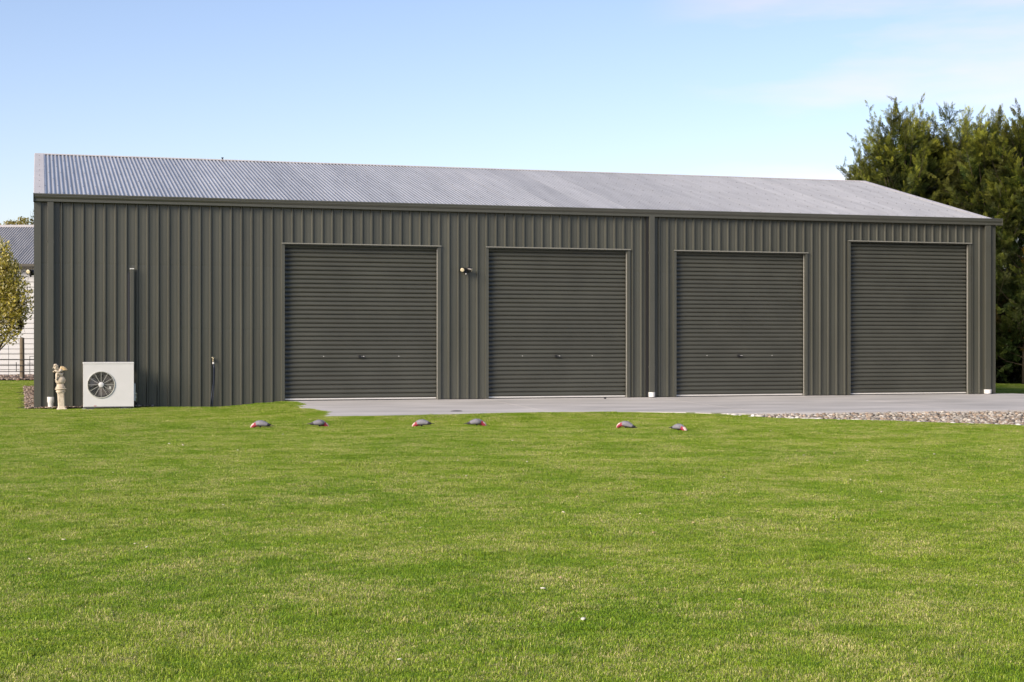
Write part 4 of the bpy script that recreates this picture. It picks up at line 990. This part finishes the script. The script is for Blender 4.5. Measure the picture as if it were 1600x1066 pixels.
# unseen cypresses added right of the picture so the wall reflects dark trees
for i, (X_, Y_, lab) in enumerate(((20.5, 42, 'cypress of the side belt nearest to the shed, out of frame right'), (21.5, 37.5, 'second cypress of the side belt out of frame right'), (21.8, 33, 'third cypress of the side belt out of frame right'), (22.2, 28.5, 'fourth cypress of the side belt out of frame right'), (22.2, 24, 'fifth cypress of the side belt out of frame right'), (22.6, 19.5, 'sixth cypress of the side belt out of frame right'), (22.6, 15, 'last cypress of the side belt out of frame right, closest to the camera'))):
    c_ = copy_tree(CT); c_.location = cam2w(X_, Y_, -0.15); c_.rotation_euler = (0, 0, i*1.3); c_.scale = (1.25, 1.25, 1.0); c_['label'] = lab; c_['group'] = 'unseen cypresses added along the right side'
def leafy(name, X, Y, zb, blobs, nleaf, size, cols, label, trunk, cat='tree', seed=5, **k):
    r_ = np.random.default_rng(seed); o = cam2w(X, Y); t = empty(name, (o.x, o.y, zb), -TH, label=label, cat=cat, **k)
    tb = MB()
    for path, rad in trunk: tb.ring(path, rad, 7, caps=False)
    tb.build('trunk', M['bark'], t, smooth=True)
    vol = np.array([b[3]*b[4]*b[5] for b in blobs]); pick = r_.choice(len(blobs), nleaf, p=vol/vol.sum()); Bm = np.array(blobs)[pick]
    d = r_.normal(0, 1, (nleaf, 3)); d /= np.linalg.norm(d, axis=1)[:, None]; rr = r_.uniform(0.25, 1.08, nleaf)[:, None]**0.7
    P_ = Bm[:, :3]+d*rr*Bm[:, 3:6]
    a = r_.normal(0, 1, (nleaf, 3)); a[:, 2] += 0.4; a /= np.linalg.norm(a, axis=1)[:, None]; b = np.cross(a, r_.normal(0, 1, (nleaf, 3))); b /= np.linalg.norm(b, axis=1)[:, None]
    s = (size*r_.uniform(0.6, 1.3, nleaf))[:, None]
    V = np.stack([P_-a*s, P_+b*s*0.42, P_+a*s, P_-b*s*0.42], 1).reshape(-1, 3); Fc = np.arange(nleaf*4).reshape(-1, 4)
    pal = np.array(cols); c = pal[r_.integers(0, len(pal), nleaf)]*r_.uniform(.7, 1.25, (nleaf, 1))
    inst(np_mesh('crown', V, Fc, M['broad_leaf'], np.repeat(c, 4, 0)), 'crown', t)
    # twigs reaching into the crown
    tw = MB()
    for i in range(70):
        bl = blobs[r_.integers(len(blobs))]; q = np.array(bl[:3])+r_.normal(0, .55, 3)*np.array(bl[3:6]); q0 = np.array(trunk[r_.integers(len(trunk))][0][-1]); tw.ring([tuple(q0), tuple((q0+q)/2+r_.normal(0, .06, 3)), tuple(q)], [0.012, 0.008, 0.003], 4, caps=False)
    o2 = tw.build('twigs', M['bark'], t); tag(o2, kind='stuff')
    return t
for i, (px_, Y_, w_) in enumerate(((1560, 49.5, 1.5), (1610, 49.0, 1.5), (1665, 48.6, 1.5))):
    leafy('shrub', px2X(px_, Y_), Y_, -0.12, [(0, 0, 0.75, w_, .9, 1.0), (0.5, 0.3, 0.4, w_, .9, .7), (-.5, .2, 0.35, w_, .9, .6)], 5200, 0.11, [(0.035, 0.05, 0.018), (0.055, 0.07, 0.02)],
          ['dark low shrub under the cypresses, against the right corner of the shed', 'dark low shrub under the cypresses at the right edge', 'dark low shrub beyond the right edge of the photo'][i], [([(0, 0, 0), (0, 0, .6)], [.05, .03])], cat='shrub', seed=20+i, group='low shrubs under the cypresses')
Yt = 39.0; k = Yt/F; zb = float(lawn_h(*cam2w(px2X(-40, Yt), Yt)[:2]))
def T(px, py, dy=0): return ((px+40)*k, dy, pz(py, Yt)-zb)
blobs = [(*T(-12, 470), 1.0, .8, 0.9), (*T(8, 440), .42, .5, .75), (*T(18, 478), .38, .5, .55), (*T(0, 400), .30, .4, .50), (*T(26, 500), .22, .3, .36), (*T(-30, 430), 0.9, .8, 0.9), (*T(6, 522), .42, .4, .30)]
leafy('young_tree', px2X(-40, Yt), Yt, zb, blobs, 16000, 0.045, [(0.66, 0.58, 0.09), (0.76, 0.66, 0.20), (0.46, 0.44, 0.08), (0.80, 0.74, 0.42), (0.28, 0.27, 0.06)],
      'small leafed yellow green young tree at the left edge before the white house', [([(0, 0, -.1), (0.02, 0, .5), T(-20, 540)], [.06, .05, .04]), ([(0.02, 0, .5), T(-8, 555), T(10, 525), T(26, 488)], [.045, .034, .026, .012]), ([T(-20, 540), T(-12, 480), T(0, 420)], [.04, .03, .012]), ([T(-8, 555), T(16, 530), T(34, 515)], [.02, .014, .006])])
Yc = 72.0; kc = Yc/F
def Tc(px, py, dy=0): return ((px-75)*kc, dy, pz(py, Yc))
leafy('distant_tree', px2X(75, Yc), Yc, 0, [(*Tc(75, 345), 0.75, .8, 1.1), (*Tc(82, 400), 1.4, 1.2, 1.6), (*Tc(56, 342), 0.16, .4, .62)], 4200, 0.085, [(0.07, 0.085, 0.03), (0.11, 0.10, 0.03)], 'dark tree top showing between the house roof and the shed', [([(0, 0, -.1), (0, 0, 4.2)], [.2, .12]), ([(0, 0, 4.2), Tc(60, 350)], [.05, .02])], seed=8)
leafy('distant_tree', px2X(38, 80), 80, 0, [((38-38)*80/F, 0, pz(352, 80), .62, .7, .42), ((20-38)*80/F, 0, pz(360, 80), .8, .7, .5), (0, 0, pz(380, 80), 1.2, 1, .9)], 3600, 0.085, [(0.34, 0.28, 0.07), (0.28, 0.25, 0.06)], 'sunlit yellow tree top peeping over the ridge of the white house', [([(0, 0, -.1), (0, 0, 4.8)], [.2, .12])], seed=9)

# ---------------------------------------------------------------- lawn: tufts of real blades instanced over the ground
rng = np.random.default_rng(11)
tufts = bpy.data.collections.new('grass_tufts')
def tuft(n, half, hmin, hmax, wid, seed, lean=0.9):
    r_ = np.random.default_rng(seed); x = r_.uniform(-half, half, n); y = r_.uniform(-half, half, n)
    cl = 0.5+0.5*np.sin(x*19+seed)*np.sin(y*23+seed*2)
    h = r_.uniform(hmin, hmax, n)*(0.75+0.5*cl); az = r_.uniform(0, 2*np.pi, n); ln = r_.uniform(0.15, lean, n)*h; wd = r_.uniform(0.7, 1.3, n)*wid
    dx, dy = np.cos(az), np.sin(az); tw = az+np.pi/2+r_.normal(0, .5, n); wx, wy = np.cos(tw)*wd, np.sin(tw)*wd
    z0 = np.zeros(n)-0.004
    a = np.stack([x-wx, y-wy, z0], -1); b = np.stack([x+wx, y+wy, z0], -1)
    mxp = x+dx*ln*0.35; myp = y+dy*ln*0.35; c = np.stack([mxp+wx*.8, myp+wy*.8, h*0.6], -1); d = np.stack([mxp-wx*.8, myp-wy*.8, h*0.6], -1)
    e = np.stack([x+dx*ln, y+dy*ln, h*(1.0-0.38*ln/h)], -1)
    V = np.stack([a, b, c, d, e], 1).reshape(-1, 3); i = np.arange(n)[:, None]*5
    Fc = np.concatenate([i+[0, 1, 2], i+[0, 2, 3], i+[3, 2, 4]], 1).reshape(-1, 3)
    me = np_mesh('grass_tuft', V, Fc, M['grass']); at_ = me.color_attributes.new('rnd', 'FLOAT_COLOR', 'POINT')
    c4 = np.ones((n, 4), np.float32); c4[:, :3] = r_.uniform(0, 1, (n, 3)); at_.data.foreach_set('color', np.repeat(c4, 5, 0).ravel())
    o = bpy.data.objects.new('grass_tuft', me); tufts.objects.link(o); return o
for i in range(5): tuft(3200, 0.22, 0.006, 0.0175, 0.0012, 40+i, lean=1.9)
tuft(2800, 0.22, 0.007, 0.027, 0.0011, 47, lean=2.2)
def lawn():
    step = 0.25; X, Y = np.meshgrid(np.arange(-22, 22, step), np.arange(3.0, 48, step)); X = X.ravel(); Y = Y.ravel()
    keep = (np.abs(X) < 0.345*Y+1.6) & (Y < 47); X = X[keep]; Y = Y[keep]
    X = X+rng.uniform(-.07, .07, len(X)); Y = Y+rng.uniform(-.07, .07, len(Y))
    x = CX+X*math.cos(TH)+Y*math.sin(TH); y = CY-X*math.sin(TH)+Y*math.cos(TH)
    def off(poly, e=0.13): 
        c = Vector((sum(p.x for p in poly)/len(poly), sum(p.y for p in poly)/len(poly), 0)); return [p+(c-p).normalized()*e for p in poly]
    bad = np.zeros(len(x), bool)
    for dx, dy in ((0, 0), (.22, 0), (-.15, 0), (0, .20), (.18, .18), (0, -.16)):
        for poly in (AP_POLY, GR_POLY, SHED_POLY, BED, GBED): bad |= inpoly(x+dx, y+dy, poly)
    x = x[~bad]; y = y[~bad]; s = 1.02+0.10*np.sin(x*1.1+2*np.sin(y*.7))*np.sin(y*1.3+x*.4)+0.06*np.sin(x*3.7+y*2.1)*np.sin(y*4.3-x*1.9)+rng.uniform(-.08, .08, len(x)); hot = rng.uniform(0, 1, len(x)) < 0.012; s[hot] *= 1.5
    # a fuller fringe along the concrete and the foot of the wall
    ex = []; ey = []; es = []
    def fringe(a, b, n, sc, wd):
        for i in range(n):
            q = a+(b-a)*rng.uniform(); ex.append(q.x+rng.normal(0, .02)); ey.append(q.y+rng.uniform(-wd, 0)); es.append(sc*rng.uniform(.8, 1.2))
    for a, b in zip(AP_FRONT[:8], AP_FRONT[1:8]): fringe(a, b, int((b-a).length/0.011), 0.36, .24)
    for a, b in zip(GR_FRONT[:-1], GR_FRONT[1:]): fringe(a, b, int((b-a).length/0.014), 0.34, .22)
    fringe(Vector((-6.9, -.17, 0)), Vector((-4.45, -.12, 0)), 70, 0.7, .10); fringe(Vector((-9.15, -.33, 0)), Vector((-6.9, -.30, 0)), 50, .6, .08)
    a = Vector((-4.5, -.1, 0)); b = AP_FRONT[0]
    for i in range(1500):
        u = rng.uniform(); q = a+(b-a)*u; ex.append(q.x+0.06-abs(rng.normal(0, .17))+0.05*math.sin(u*37)+0.10*math.sin(u*11)); ey.append(q.y+rng.uniform(-.1, .1)); es.append(rng.uniform(.26, .5))
    x = np.concatenate([x, ex]); y = np.concatenate([y, ey]); s = np.concatenate([s, es])
    z = lawn_h(x, y)
    # where turf rises over the slab edge it sits on the slab surface
    lv = np.array([apron_z(v)-0.004 for v in y]); onap = inpoly(x, y, AP_POLY); z[onap] = np.maximum(z[onap], lv[onap])
    me = bpy.data.meshes.new('lawn_grass'); me.vertices.add(len(x)); me.vertices.foreach_set('co', np.stack([x, y, z], -1).astype(np.float32).ravel())
    a = me.attributes.new('scl', 'FLOAT', 'POINT'); a.data.foreach_set('value', s.astype(np.float32)); me.update()
    o = bpy.data.objects.new('lawn_grass', me); C.objects.link(o); tag(o, 'short green mown lawn with yellowish dry patches filling the foreground', 'grass', kind='stuff')
    ng = bpy.data.node_groups.new('scatter_grass', 'GeometryNodeTree'); ng.interface.new_socket('Geometry', in_out='INPUT', socket_type='NodeSocketGeometry'); ng.interface.new_socket('Geometry', in_out='OUTPUT', socket_type='NodeSocketGeometry')
    n = ng.nodes; l = ng.links; gi = n.new('NodeGroupInput'); go = n.new('NodeGroupOutput'); m2p = n.new('GeometryNodeMeshToPoints'); iop = n.new('GeometryNodeInstanceOnPoints')
    ci = n.new('GeometryNodeCollectionInfo'); ci.inputs['Collection'].default_value = tufts; ci.inputs['Separate Children'].default_value = True; ci.inputs['Reset Children'].default_value = True
    rv = n.new('FunctionNodeRandomValue'); rv.data_type = 'FLOAT_VECTOR'; rv.inputs[0].default_value = (-.03, -.03, 0); rv.inputs[1].default_value = (.03, .03, 6.283)
    na = n.new('GeometryNodeInputNamedAttribute'); na.data_type = 'FLOAT'; na.inputs['Name'].default_value = 'scl'
    iop.inputs['Pick Instance'].default_value = True
    l.new(gi.outputs[0], m2p.inputs[0]); l.new(m2p.outputs[0], iop.inputs['Points']); l.new(ci.outputs[0], iop.inputs['Instance'])
    l.new(rv.outputs[0], iop.inputs['Rotation']); l.new(na.outputs[0], iop.inputs['Scale']); l.new(iop.outputs[0], go.inputs[0])
    md = o.modifiers.new('scatter', 'NODES'); md.node_group = ng
lawn()
